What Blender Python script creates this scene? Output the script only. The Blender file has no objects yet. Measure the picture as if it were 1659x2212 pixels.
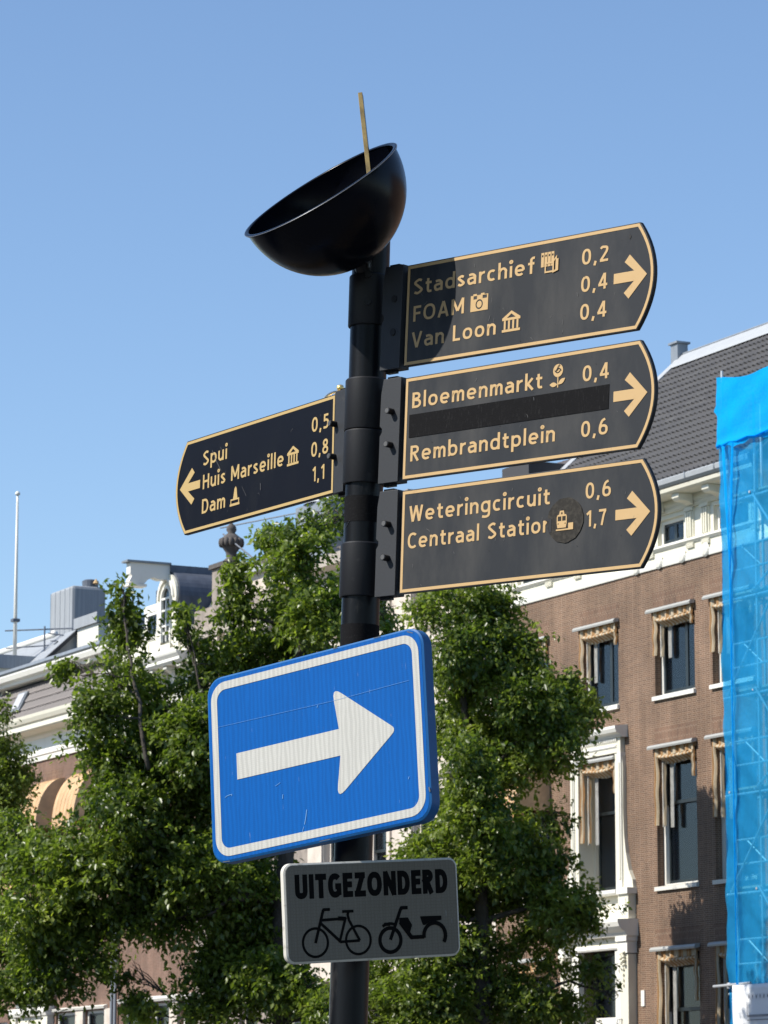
import bpy, bmesh, math, random
import numpy as np
from mathutils import Vector, Matrix
random.seed(7)
R = math.radians
scene = bpy.context.scene
col = scene.collection
# ------------------------------------------------------------------ camera, sky, sun, exposure
PITCH = R(9.975)
cam_d = bpy.data.cameras.new('camera')
cam = bpy.data.objects.new('camera', cam_d); col.objects.link(cam)
cam.location = (0, 0, 1.6); cam.rotation_euler = (R(90) + PITCH, 0, 0)
cam_d.sensor_fit = 'HORIZONTAL'; cam_d.sensor_width = 36; cam_d.lens = 36 * 7670 / 1659
cam_d.clip_start = .1; cam_d.clip_end = 5000
cam_d.dof.use_dof = True; cam_d.dof.focus_distance = 7.35; cam_d.dof.aperture_fstop = 55
scene.camera = cam
SUN_AZ, SUN_EL = 196.0, 43.0            # mathematical azimuth (from +X towards +Y) of the direction to the sun
world = bpy.data.worlds.new('World'); scene.world = world; world.use_nodes = True
wn = world.node_tree.nodes; wl = world.node_tree.links
bg = wn['Background']
sky = wn.new('ShaderNodeTexSky'); sky.sky_type = 'NISHITA'; sky.sun_disc = False
sky.sun_elevation = R(SUN_EL); sky.sun_rotation = R(90 - SUN_AZ)
sky.altitude = 0; sky.air_density = 1.0; sky.dust_density = .25; sky.ozone_density = 2.0
tint = wn.new('ShaderNodeMix'); tint.data_type = 'RGBA'; tint.blend_type = 'MULTIPLY'; tint.inputs[0].default_value = 1; tint.inputs[7].default_value = (.93, 1.0, 1.09, 1)   # white balance
wl.new(sky.outputs[0], tint.inputs[6]); wl.new(tint.outputs[2], bg.inputs[0]); bg.inputs[1].default_value = .108
sd = bpy.data.lights.new('sun', 'SUN'); sd.energy = 4.6; sd.angle = R(.5); sd.color = (1, .95, .87)
sun = bpy.data.objects.new('sun', sd); col.objects.link(sun)
sv = Vector((math.cos(R(SUN_EL)) * math.cos(R(SUN_AZ)), math.cos(R(SUN_EL)) * math.sin(R(SUN_AZ)), math.sin(R(SUN_EL))))
sun.rotation_euler = sv.to_track_quat('Z', 'Y').to_euler(); sun.location = sv * 60
scene.view_settings.view_transform = 'Standard'; scene.view_settings.look = 'None'
scene.view_settings.exposure = .52; scene.view_settings.gamma = 1
scene.view_settings.use_curve_mapping = False

# ------------------------------------------------------------------ helpers
def tag(o, label=None, cat=None, group=None, kind=None):
    if label: o['label'] = label
    if cat: o['category'] = cat
    if group: o['group'] = group
    if kind: o['kind'] = kind
    return o
def empty(name, mtx, label=None, cat=None, group=None):
    o = bpy.data.objects.new(name, None); col.objects.link(o); o.matrix_world = mtx
    o.empty_display_size = .2
    return tag(o, label, cat, group)
def frame_mtx(x, y, z, loc):
    m = Matrix.Identity(4)
    for i in range(3):
        m[i][0] = x[i]; m[i][1] = y[i]; m[i][2] = z[i]; m[i][3] = loc[i]
    return m
FA = R(27)                                   # the street front runs 27 degrees off the view
EX = Vector((math.sin(FA), -math.cos(FA), 0)); EY = Vector((math.cos(FA), math.sin(FA), 0)); EZ = Vector((0, 0, 1))
FP = Vector((6.585, 78.0, 0))
def front(s, d=0, z=0): return FP + EX * s + EY * d + EZ * z
def fmtx(s, d=0, z=0): return frame_mtx(EX, EY, EZ, front(s, d, z))
CP, SP = math.cos(PITCH), math.sin(PITCH)
def at(px, py, Y):                           # point at forward distance Y seen in direction (px, py)
    a, b = (px - 829.5) / 7670, (py - 1106) / 7670
    v = Vector((a, CP + b * SP, SP - b * CP))
    return Vector((0, 0, 1.6)) + v * (Y / v.y)

class MB:
    def __init__(s): s.v = []; s.f = []
    def add(s, vs, fs):
        n = len(s.v); s.v += [tuple(v) for v in vs]; s.f += [tuple(i + n for i in f) for f in fs]; return s
    def box(s, x0, x1, y0, y1, z0, z1):
        return s.add([(x0, y0, z0), (x1, y0, z0), (x1, y1, z0), (x0, y1, z0), (x0, y0, z1), (x1, y0, z1), (x1, y1, z1), (x0, y1, z1)],
                     [(0, 3, 2, 1), (4, 5, 6, 7), (0, 1, 5, 4), (1, 2, 6, 5), (2, 3, 7, 6), (3, 0, 4, 7)])
    def _ex(s, a, b):
        n = len(a)
        return s.add(a + b, [tuple(range(n)), tuple(range(2 * n - 1, n - 1, -1))] + [(i, (i + 1) % n, (i + 1) % n + n, i + n) for i in range(n)])
    def prx(s, prof, x0, x1): return s._ex([(x0, y, z) for y, z in prof], [(x1, y, z) for y, z in prof])
    def pry(s, prof, y0, y1): return s._ex([(x, y0, z) for x, z in prof], [(x, y1, z) for x, z in prof])
    def prz(s, prof, z0, z1): return s._ex([(x, y, z0) for x, y in prof], [(x, y, z1) for x, y in prof])
    def tube(s, pts, rad, n=8, cap=True):
        pts = [Vector(p) for p in pts]; rings = []
        if not hasattr(rad, '__len__'): rad = [rad] * len(pts)
        b = len(s.v); up = None
        for i, p in enumerate(pts):
            d = (pts[min(i + 1, len(pts) - 1)] - pts[max(i - 1, 0)]).normalized()
            if up is None: up = d.orthogonal().normalized()
            up = (up - d * up.dot(d)).normalized(); sd_ = d.cross(up)
            for k in range(n):
                a = 2 * math.pi * k / n
                s.v.append(tuple(p + (up * math.cos(a) + sd_ * math.sin(a)) * rad[i]))
        for i in range(len(pts) - 1):
            for k in range(n):
                s.f.append((b + i * n + k, b + i * n + (k + 1) % n, b + (i + 1) * n + (k + 1) % n, b + (i + 1) * n + k))
        if cap:
            s.f.append(tuple(b + k for k in range(n - 1, -1, -1))); s.f.append(tuple(b + (len(pts) - 1) * n + k for k in range(n)))
        return s
    def lathe(s, prof, n=32, c=(0, 0, 0)):     # profile of (r, z) about z
        b = len(s.v)
        for r, z in prof:
            for k in range(n):
                a = 2 * math.pi * k / n; s.v.append((c[0] + r * math.cos(a), c[1] + r * math.sin(a), c[2] + z))
        for i in range(len(prof) - 1):
            for k in range(n):
                s.f.append((b + i * n + k, b + i * n + (k + 1) % n, b + (i + 1) * n + (k + 1) % n, b + (i + 1) * n + k))
        return s
    def sheet(s, fn, nu, nv, t=0.0):
        b = len(s.v)
        P = [[Vector(fn(i / nu, j / nv)) for i in range(nu + 1)] for j in range(nv + 1)]
        for row in P: s.v += [tuple(p) for p in row]
        for j in range(nv):
            for i in range(nu):
                a = b + j * (nu + 1) + i; s.f.append((a, a + 1, a + nu + 2, a + nu + 1))
        return s
    def mesh(s, name, fix=True, smooth=False):
        m = bpy.data.meshes.new(name); m.from_pydata(s.v, [], s.f); m.update()
        if fix:
            bm = bmesh.new(); bm.from_mesh(m); bmesh.ops.recalc_face_normals(bm, faces=bm.faces); bm.to_mesh(m); bm.free()
        if smooth:
            m.polygons.foreach_set('use_smooth', [True] * len(m.polygons))
        return m
    def build(s, name, mat, parent=None, smooth=False, bevel=0, fix=True, thick=0, auto=None, loc=None):
        return put(name, s.mesh(name, fix, smooth), mat, parent, bevel, thick, auto, loc)
def put(name, me, mat, parent=None, bevel=0, thick=0, auto=None, loc=None):
    if mat and not me.materials: me.materials.append(mat)
    o = bpy.data.objects.new(name, me); col.objects.link(o)
    if parent: o.parent = parent
    if loc: o.location = loc
    if thick:
        q = o.modifiers.new('solid', 'SOLIDIFY'); q.thickness = thick; q.offset = 0
    if bevel:
        q = o.modifiers.new('bevel', 'BEVEL'); q.width = bevel; q.segments = 2; q.limit_method = 'ANGLE'
    if auto:
        me.polygons.foreach_set('use_smooth', [True] * len(me.polygons)); me.set_sharp_from_angle(angle=R(auto))
    return o

# ------------------------------------------------------------------ materials
def new_mat(name):
    m = bpy.data.materials.new(name); m.use_nodes = True
    return m, m.node_tree.nodes, m.node_tree.links, m.node_tree.nodes['Principled BSDF']
def ramp(n, stops):
    r = n.new('ShaderNodeValToRGB')
    while len(r.color_ramp.elements) < len(stops): r.color_ramp.elements.new(.5)
    for e, (p, c) in zip(r.color_ramp.elements, stops):
        e.position = p; e.color = (c[0], c[1], c[2], 1) if hasattr(c, '__len__') else (c, c, c, 1)
    return r
def mixc(n, l, fac, a, b, mode='MIX'):
    m = n.new('ShaderNodeMix'); m.data_type = 'RGBA'; m.blend_type = mode
    for sock, v in ((m.inputs[0], fac), (m.inputs[6], a), (m.inputs[7], b)):
        if hasattr(v, 'is_output'): l.new(v, sock)
        elif hasattr(v, '__len__'): sock.default_value = (*v, 1)
        else: sock.default_value = v
    return m.outputs[2]
def noise(n, l, scale, detail=4, vec=None, rough=.55, stretch=None):
    t = n.new('ShaderNodeTexNoise'); t.inputs['Scale'].default_value = scale; t.inputs['Detail'].default_value = detail
    t.inputs['Roughness'].default_value = rough
    if vec is None:
        c = n.new('ShaderNodeTexCoord'); vec = c.outputs['Object']
    if stretch:
        mp = n.new('ShaderNodeMapping'); mp.inputs['Scale'].default_value = stretch; l.new(vec, mp.inputs[0]); vec = mp.outputs[0]
    l.new(vec, t.inputs['Vector']); return t.outputs['Fac']
def M(name, c, rough=.6, metal=0, dirt=None, bump=None, spec=.5, coat=0):
    """dirt = (scale, colour, from, to[, stretch]); bump = (scale, strength)"""
    m, n, l, p = new_mat(name)
    p.inputs['Base Color'].default_value = (*c, 1); p.inputs['Roughness'].default_value = rough
    p.inputs['Metallic'].default_value = metal; p.inputs['Specular IOR Level'].default_value = spec
    p.inputs['Coat Weight'].default_value = coat
    if dirt:
        f = noise(n, l, dirt[0], 6, stretch=dirt[4] if len(dirt) > 4 else None, rough=.65)
        r = ramp(n, [(dirt[2], 0.0), (dirt[3], 1.0)]); l.new(f, r.inputs[0])
        l.new(mixc(n, l, r.outputs[0], c, dirt[1]), p.inputs['Base Color'])
    if bump:
        b = n.new('ShaderNodeBump'); b.inputs['Strength'].default_value = bump[1]; b.inputs['Distance'].default_value = bump[2] if len(bump) > 2 else .01
        l.new(noise(n, l, bump[0], 4), b.inputs['Height']); l.new(b.outputs[0], p.inputs['Normal'])
    return m
def brick_mat(name, c1, c2, mortar, soldier=False, row=.0438, width=.19):
    m, n, l, p = new_mat(name)
    tc = n.new('ShaderNodeTexCoord'); sx = n.new('ShaderNodeSeparateXYZ'); l.new(tc.outputs['Object'], sx.inputs[0])
    ad = n.new('ShaderNodeMath'); l.new(sx.outputs[0], ad.inputs[0]); l.new(sx.outputs[1], ad.inputs[1])
    cb = n.new('ShaderNodeCombineXYZ')
    l.new(ad.outputs[0], cb.inputs[1 if soldier else 0]); l.new(sx.outputs[2], cb.inputs[0 if soldier else 1])
    t = n.new('ShaderNodeTexBrick'); l.new(cb.outputs[0], t.inputs['Vector'])
    t.inputs['Scale'].default_value = 1; t.inputs['Brick Width'].default_value = width; t.inputs['Row Height'].default_value = row
    t.inputs['Mortar Size'].default_value = .0095; t.inputs['Mortar Smooth'].default_value = .4; t.inputs['Bias'].default_value = -.1
    t.inputs['Color1'].default_value = (*c1, 1); t.inputs['Color2'].default_value = (*c2, 1); t.inputs['Mortar'].default_value = (*mortar, 1)
    t.offset = .5; t.squash = .55; t.squash_frequency = 2
    f = noise(n, l, .55, 5); r = ramp(n, [(.35, .72), (.7, 1.15)]); l.new(f, r.inputs[0])
    f2 = noise(n, l, 2.2, 6, stretch=(1, 1, .25)); r2 = ramp(n, [(.4, (1, 1, 1)), (.75, (.68, .66, .64))]); l.new(f2, r2.inputs[0])
    c = mixc(n, l, 1.0, t.outputs['Color'], r.outputs[0], 'MULTIPLY'); c = mixc(n, l, 1.0, c, r2.outputs[0], 'MULTIPLY')
    l.new(c, p.inputs['Base Color']); p.inputs['Roughness'].default_value = .88
    b = n.new('ShaderNodeBump'); b.inputs['Strength'].default_value = .6; b.inputs['Distance'].default_value = .008; b.invert = True
    l.new(t.outputs['Fac'], b.inputs['Height']); l.new(b.outputs[0], p.inputs['Normal'])
    return m
def stripe_mat(name, c1, c2, period, axis=0, trans=.25):
    m, n, l, p = new_mat(name)
    tc = n.new('ShaderNodeTexCoord'); sx = n.new('ShaderNodeSeparateXYZ'); l.new(tc.outputs['Object'], sx.inputs[0])
    a = n.new('ShaderNodeMath'); a.operation = 'DIVIDE'; l.new(sx.outputs[axis], a.inputs[0]); a.inputs[1].default_value = period
    fr = n.new('ShaderNodeMath'); fr.operation = 'FRACT'; l.new(a.outputs[0], fr.inputs[0])
    r = ramp(n, [(.46, c1), (.54, c2)]); l.new(fr.outputs[0], r.inputs[0])
    f = noise(n, l, 3, 5); rr = ramp(n, [(.35, .78), (.65, 1.0)]); l.new(f, rr.inputs[0])
    c = mixc(n, l, 1.0, r.outputs[0], rr.outputs[0], 'MULTIPLY')
    l.new(c, p.inputs['Base Color']); p.inputs['Roughness'].default_value = .8
    tr = n.new('ShaderNodeBsdfTranslucent'); l.new(c, tr.inputs[0])
    mx = n.new('ShaderNodeMixShader'); mx.inputs[0].default_value = trans
    l.new(p.outputs[0], mx.inputs[1]); l.new(tr.outputs[0], mx.inputs[2]); l.new(mx.outputs[0], n['Material Output'].inputs[0])
    return m
def glass_mat():
    m, n, l, p = new_mat('window_glass')
    tr = n.new('ShaderNodeBsdfTransparent'); tr.inputs[0].default_value = (.72, .76, .76, 1)
    gl = n.new('ShaderNodeBsdfGlossy'); gl.inputs['Roughness'].default_value = .12; gl.inputs[0].default_value = (.9, .95, 1, 1)
    fr = n.new('ShaderNodeFresnel'); fr.inputs[0].default_value = 1.48
    mx = n.new('ShaderNodeMixShader'); l.new(fr.outputs[0], mx.inputs[0]); l.new(tr.outputs[0], mx.inputs[1]); l.new(gl.outputs[0], mx.inputs[2])
    l.new(mx.outputs[0], n['Material Output'].inputs[0]); return m
def leaf_mat(name, dark, light):
    m, n, l, p = new_mat(name)
    at_ = n.new('ShaderNodeAttribute'); at_.attribute_name = 'tone'
    r = ramp(n, [(0, dark), (.75, light), (1, (light[0] * 1.5, light[1] * 1.35, light[2] * 1.2))]); l.new(at_.outputs['Fac'], r.inputs[0])
    l.new(r.outputs[0], p.inputs['Base Color']); p.inputs['Roughness'].default_value = .36; p.inputs['Specular IOR Level'].default_value = .6
    tr = n.new('ShaderNodeBsdfTranslucent')
    l.new(mixc(n, l, 1.0, r.outputs[0], (1.5, 1.7, .7), 'MULTIPLY'), tr.inputs[0])
    mx = n.new('ShaderNodeMixShader'); mx.inputs[0].default_value = .48
    l.new(p.outputs[0], mx.inputs[1]); l.new(tr.outputs[0], mx.inputs[2]); l.new(mx.outputs[0], n['Material Output'].inputs[0])
    return m
def sheeting_mat(name, c, stripe, cell=240):          # retroreflective sheeting: fine cells and faint vertical bands
    m, n, l, p = new_mat(name)
    tc = n.new('ShaderNodeTexCoord')
    v = n.new('ShaderNodeTexVoronoi'); v.feature = 'DISTANCE_TO_EDGE'; v.inputs['Scale'].default_value = cell; v.inputs['Randomness'].default_value = .35
    l.new(tc.outputs['Object'], v.inputs['Vector'])
    r = ramp(n, [(.0, .80), (.12, 1.0)]); l.new(v.outputs['Distance'], r.inputs[0])
    w = n.new('ShaderNodeTexWave'); w.inputs['Scale'].default_value = 26; w.inputs['Distortion'].default_value = 4.5; w.inputs['Detail'].default_value = 3; w.inputs['Detail Scale'].default_value = 1.5
    mp = n.new('ShaderNodeMapping'); mp.inputs['Scale'].default_value = (1, .25, 1); l.new(tc.outputs['Object'], mp.inputs[0]); l.new(mp.outputs[0], w.inputs['Vector'])
    r2 = ramp(n, [(.2, 1 - stripe), (.8, 1.0)]); l.new(w.outputs['Fac'], r2.inputs[0])
    f = noise(n, l, 9, 6, stretch=(1, .5, 1)); r3 = ramp(n, [(.3, .93), (.7, 1.0)]); l.new(f, r3.inputs[0])
    f4 = noise(n, l, 60, 3, stretch=(3, .35, 1)); r4 = ramp(n, [(.70, 0.0), (.78, .35)]); l.new(f4, r4.inputs[0])
    a = mixc(n, l, 1.0, r.outputs[0], r2.outputs[0], 'MULTIPLY'); a = mixc(n, l, 1.0, a, r3.outputs[0], 'MULTIPLY')
    a = mixc(n, l, 1.0, c, a, 'MULTIPLY'); a = mixc(n, l, r4.outputs[0], a, (.55, .62, .70))
    l.new(a, p.inputs['Base Color']); p.inputs['Roughness'].default_value = .5; p.inputs['Specular IOR Level'].default_value = .12
    return m
def net_mat(name, c, opac):
    m, n, l, p = new_mat(name)
    tc = n.new('ShaderNodeTexCoord')
    p.inputs['Base Color'].default_value = (*c, 1); p.inputs['Roughness'].default_value = .8; p.inputs['Specular IOR Level'].default_value = .1
    tl = n.new('ShaderNodeBsdfTranslucent'); tl.inputs[0].default_value = (*c, 1)
    m1 = n.new('ShaderNodeMixShader'); m1.inputs[0].default_value = .4; l.new(p.outputs[0], m1.inputs[1]); l.new(tl.outputs[0], m1.inputs[2])
    tr = n.new('ShaderNodeBsdfTransparent'); tr.inputs[0].default_value = (.50, .88, 1, 1)
    f = noise(n, l, 1.2, 5, stretch=(1, 1, .4)); r = ramp(n, [(.3, opac - .10), (.7, min(1, opac + .10))]); l.new(f, r.inputs[0])
    bb = n.new('ShaderNodeBump'); bb.inputs['Strength'].default_value = .5; bb.inputs['Distance'].default_value = .12; l.new(noise(n, l, 2.2, 5, stretch=(1, 1, .5), rough=.6), bb.inputs['Height']); l.new(bb.outputs[0], p.inputs['Normal']); l.new(bb.outputs[0], tl.inputs['Normal'])
    m2 = n.new('ShaderNodeMixShader'); l.new(r.outputs[0], m2.inputs[0]); l.new(tr.outputs[0], m2.inputs[1]); l.new(m1.outputs[0], m2.inputs[2])
    l.new(m2.outputs[0], n['Material Output'].inputs[0]); return m

BLACK = M('black_pole_paint', (.005, .006, .008), .36, spec=.22, dirt=(16, (.085, .08, .075), .54, .82, (1, 1, .25)), bump=(160, .15, .001))
SLEEVE = M('black_sleeve_coating', (.012, .013, .016), .5, spec=.3, dirt=(22, (.05, .05, .052), .6, .8), bump=(260, .2, .0008))
BOARD = M('anthracite_board_enamel', (.015, .018, .023), .5, spec=.32, dirt=(7, (.055, .054, .052), .46, .80, (1, .35, 1)), bump=(60, .06, .001))
BOARD2 = M('darkened_anthracite_enamel', (.007, .008, .012), .3, spec=.25, dirt=(9, (.013, .014, .016), .55, .8, (1, .35, 1)), bump=(60, .06, .001))  # darker copy of the board enamel; weaker sheen at its angle put into colour
PLATE = M('bracket_plate_paint', (.030, .033, .038), .5, spec=.35, dirt=(30, (.07, .07, .07), .6, .8), bump=(200, .2, .0008))
GOLD = M('sand_gold_lettering', (.50, .335, .155), .55, dirt=(40, (.36, .23, .10), .60, .82), spec=.4)
GOLD2 = M('dimmed_gold_lettering', (.46, .33, .14), .5, dirt=(40, (.32, .22, .10), .62, .84), spec=.4)  # gold copy dimmed in colour for the left board's weaker sheen
BRASS = M('weathered_brass_bar', (.30, .22, .08), .55, .3, dirt=(50, (.14, .10, .04), .4, .7, (1, 1, .3)))
TAPE = M('matt_black_tape', (.005, .005, .006), .8, spec=.12, dirt=(260, (.022, .022, .023), .55, .75, (1, .25, 1)), bump=(300, .4, .001))
STICK = M('worn_round_sticker', (.026, .024, .021), .8, spec=.2, dirt=(90, (.055, .05, .042), .45, .7), bump=(200, .5, .001))
GHOST = M('dark_letter_overlap', (.008, .008, .010), .5)
BOWLM = M('black_bowl_enamel', (.003, .004, .008), .24, bump=(30, .03, .001), spec=.14)
RIMM = M('bare_rim_edge', (.16, .165, .17), .35, .6)
BOLTM = M('dark_bolt_metal', (.02, .02, .022), .4, .5)
BOLTH = M('bolt_head_metal', (.16, .16, .16), .4, .6)
BLUE = sheeting_mat('blue_sheeting', (.0005, .098, .385), .13)
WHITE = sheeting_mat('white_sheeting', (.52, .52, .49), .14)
BLUEEDGE = M('blue_folded_rim', (.006, .10, .30), .42, spec=.35, dirt=(25, (.08, .17, .34), .62, .8))
SHEETBACK = M('aluminium_sign_back', (.22, .23, .25), .5, .5)
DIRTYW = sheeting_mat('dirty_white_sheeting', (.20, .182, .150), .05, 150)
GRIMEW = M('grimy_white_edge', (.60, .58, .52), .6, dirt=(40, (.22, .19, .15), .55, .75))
SIGNBLACK = M('black_sign_print', (.004, .004, .004), .7, spec=.08)

BRICK = brick_mat('brown_brick', (.185, .098, .056), (.108, .056, .034), (.32, .235, .165))
SOLDIER = brick_mat('brown_brick_upright', (.185, .094, .056), (.108, .055, .034), (.32, .235, .165), True, .055, .3)
BRICKC = brick_mat('pinkish_brick', (.20, .100, .066), (.130, .066, .044), (.30, .215, .16))
STONE = M('cream_stone', (.62, .55, .47), .8, dirt=(1.5, (.45, .38, .31), .45, .75), bump=(12, .2))
URNSTONE = M('dark_weathered_stone', (.085, .075, .068), .9, dirt=(6, (.15, .135, .12), .5, .75), bump=(20, .5))
GREYSTONE = M('grey_brown_stone', (.30, .255, .215), .85, dirt=(2.5, (.13, .11, .10), .45, .75), bump=(9, .4))
CREAM = M('cream_paint', (.70, .67, .55), .55, dirt=(1.2, (.64, .60, .48), .5, .85), bump=(5, .05))
WHITEP = M('white_paint', (.76, .74, .67), .5, dirt=(1.5, (.68, .65, .57), .55, .85))
OFFW = M('shabby_white_paint', (.66, .64, .57), .6, dirt=(1.2, (.52, .50, .44), .5, .9))
SASHM = M('dark_green_sash_paint', (.016, .022, .024), .35)
ZINC = M('zinc_sheet', (.27, .295, .32), .5, .3, dirt=(4, (.20, .22, .24), .4, .75, (1, 1, .4)))
DZINC = M('dark_zinc_sheet', (.13, .145, .175), .5, .3, dirt=(4, (.08, .09, .11), .4, .75, (1, 1, .4)))
LEAD = M('bright_lead_flashing', (.36, .375, .385), .65, .1, dirt=(5, (.40, .42, .43), .45, .75))
TILE = M('anthracite_pantile', (.085, .082, .080), .48, dirt=(3, (.12, .115, .108), .45, .7))
TILE2 = M('brown_grey_pantile', (.12, .105, .10), .6, dirt=(3, (.18, .155, .145), .45, .7))
ROOFBASE = M('dark_roof_boarding', (.03, .03, .03), .8)
DARKP = M('dark_plaster', (.045, .045, .048), .8)
AWN = stripe_mat('faded_striped_awning', (.70, .59, .42), (.52, .29, .12), .15)
AWNO = stripe_mat('orange_striped_awning', (.88, .52, .24), (.80, .64, .42), .11, trans=.35)
AWNG = M('grey_pleated_arm', (.50, .49, .45), .7, dirt=(3, (.30, .29, .26), .4, .7))
CASS = M('grey_awning_box', (.40, .40, .375), .5, .2, dirt=(3, (.36, .36, .34), .45, .75))
GLASS = glass_mat()
CURT = M('dark_red_curtain', (.16, .035, .025), .8, dirt=(6, (.07, .02, .015), .4, .6, (6, 1, .2)))
CURTW = M('pale_sky_reflection_cloth', (.52, .53, .56), .9, dirt=(6, (.34, .35, .38), .4, .6, (6, 1, .2)))  # pale grey-blue imitates sky reflected in the panes
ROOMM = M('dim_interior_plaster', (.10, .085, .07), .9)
GOLDL = M('gilded_metal', (.80, .58, .22), .3, .8)
STEEL = M('galvanised_tube', (.50, .52, .54), .45, .4)
PLANK = M('scaffold_board', (.42, .36, .27), .8)
NET = net_mat('blue_scaffold_netting', (.03, .43, .86), .47)
NET2 = net_mat('double_blue_netting', (.001, .45, .95), .95)
BANNER = M('white_banner_cloth', (.80, .81, .82), .6, bump=(2, .3, .03))
PRINT = M('grey_banner_print', (.12, .12, .13), .7)
BARK = M('elm_bark', (.055, .045, .036), .9, dirt=(8, (.10, .085, .07), .45, .7, (1, 1, .3)), bump=(18, .8, .03))
LEAF = leaf_mat('elm_leaf', (.052, .084, .012), (.20, .25, .048))
LEAF2 = leaf_mat('paler_elm_leaf', (.056, .090, .014), (.21, .255, .054))
ASPH = M('grey_asphalt', (.06, .06, .062), .9, dirt=(3, (.09, .088, .085), .4, .7))
BRICKPAVE = brick_mat('red_brown_clinker_paving', (.20, .10, .07), (.15, .08, .06), (.12, .10, .09))
WATER = M('canal_water', (.02, .03, .022), .06, bump=(3, .3, .05))
GREY = M('grey_cladding', (.31, .33, .35), .7, dirt=(3, (.23, .245, .26), .4, .7, (4, 4, .2)))

# ------------------------------------------------------------------ setting: ground, canal, quays
def ground_sheet(name, x0, x1, y0, y1, z, mat, kind='structure', t=.0):
    b = MB().box(x0, x1, y0, y1, z - .3, z); o = b.build(name, mat); o.matrix_world = fmtx(0); return tag(o, kind=kind)
o = MB().add([(-1500, -1500, -1.6), (1500, -1500, -1.6), (1500, 1500, -1.6), (-1500, 1500, -1.6)], [(0, 1, 2, 3)]).build('ground', ASPH); tag(o, kind='structure')
ground_sheet('far_quay_road', -140, 60, -9.5, 12, -.004, BRICKPAVE)
ground_sheet('pavement', -140, 60, -2.2, 0, .12, ASPH)
b = MB().box(-140, 60, -10, -9.5, -1.55, .05); o = b.build('canal_wall', GREYSTONE); o.matrix_world = fmtx(0); tag(o, kind='structure')
o = MB().box(-140, 60, -34, -10, -1.4, -1.2).build('canal_water', WATER); o.matrix_world = fmtx(0); tag(o, kind='structure')
ground_sheet('near_quay_road', -140, 110, -90, -34, -.004, ASPH)
# ------------------------------------------------------------------ lettering and flat marks
def to_mesh_obj(cu, name, mat, parent, mtx=None):
    o = bpy.data.objects.new('tmp', cu); col.objects.link(o)
    dg = bpy.context.evaluated_depsgraph_get(); dg.update()
    me = bpy.data.meshes.new_from_object(o.evaluated_get(dg)); bpy.data.objects.remove(o); bpy.data.curves.remove(cu)
    if mtx: me.transform(mtx)
    me.materials.clear(); me.materials.append(mat); me.name = name
    q = bpy.data.objects.new(name, me); col.objects.link(q); q.parent = parent
    return q
# own stroke letters: skeletons in capital-height units, h = half stroke
def _se(cx, cy, rx, ry, a0, a1, n=18, e=2.35):
    o = []
    for i in range(n + 1):
        a = R(a0 + (a1 - a0) * i / n); c, s = math.cos(a), math.sin(a)
        o.append((cx + rx * math.copysign(abs(c) ** (2 / e), c), cy + ry * math.copysign(abs(s) ** (2 / e), s)))
    return o
def _cat(pts, n=6):
    P = [pts[0]] + list(pts) + [pts[-1]]; o = []
    for i in range(1, len(P) - 2):
        p0, p1, p2, p3 = P[i - 1:i + 3]
        for k in range(n):
            t = k / n
            o.append(tuple(.5 * (2 * p1[j] + (p2[j] - p0[j]) * t + (2 * p0[j] - 5 * p1[j] + 4 * p2[j] - p3[j]) * t * t + (3 * p1[j] - p0[j] - 3 * p2[j] + p3[j]) * t ** 3) for j in (0, 1)))
    return o + [pts[-1]]
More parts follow.
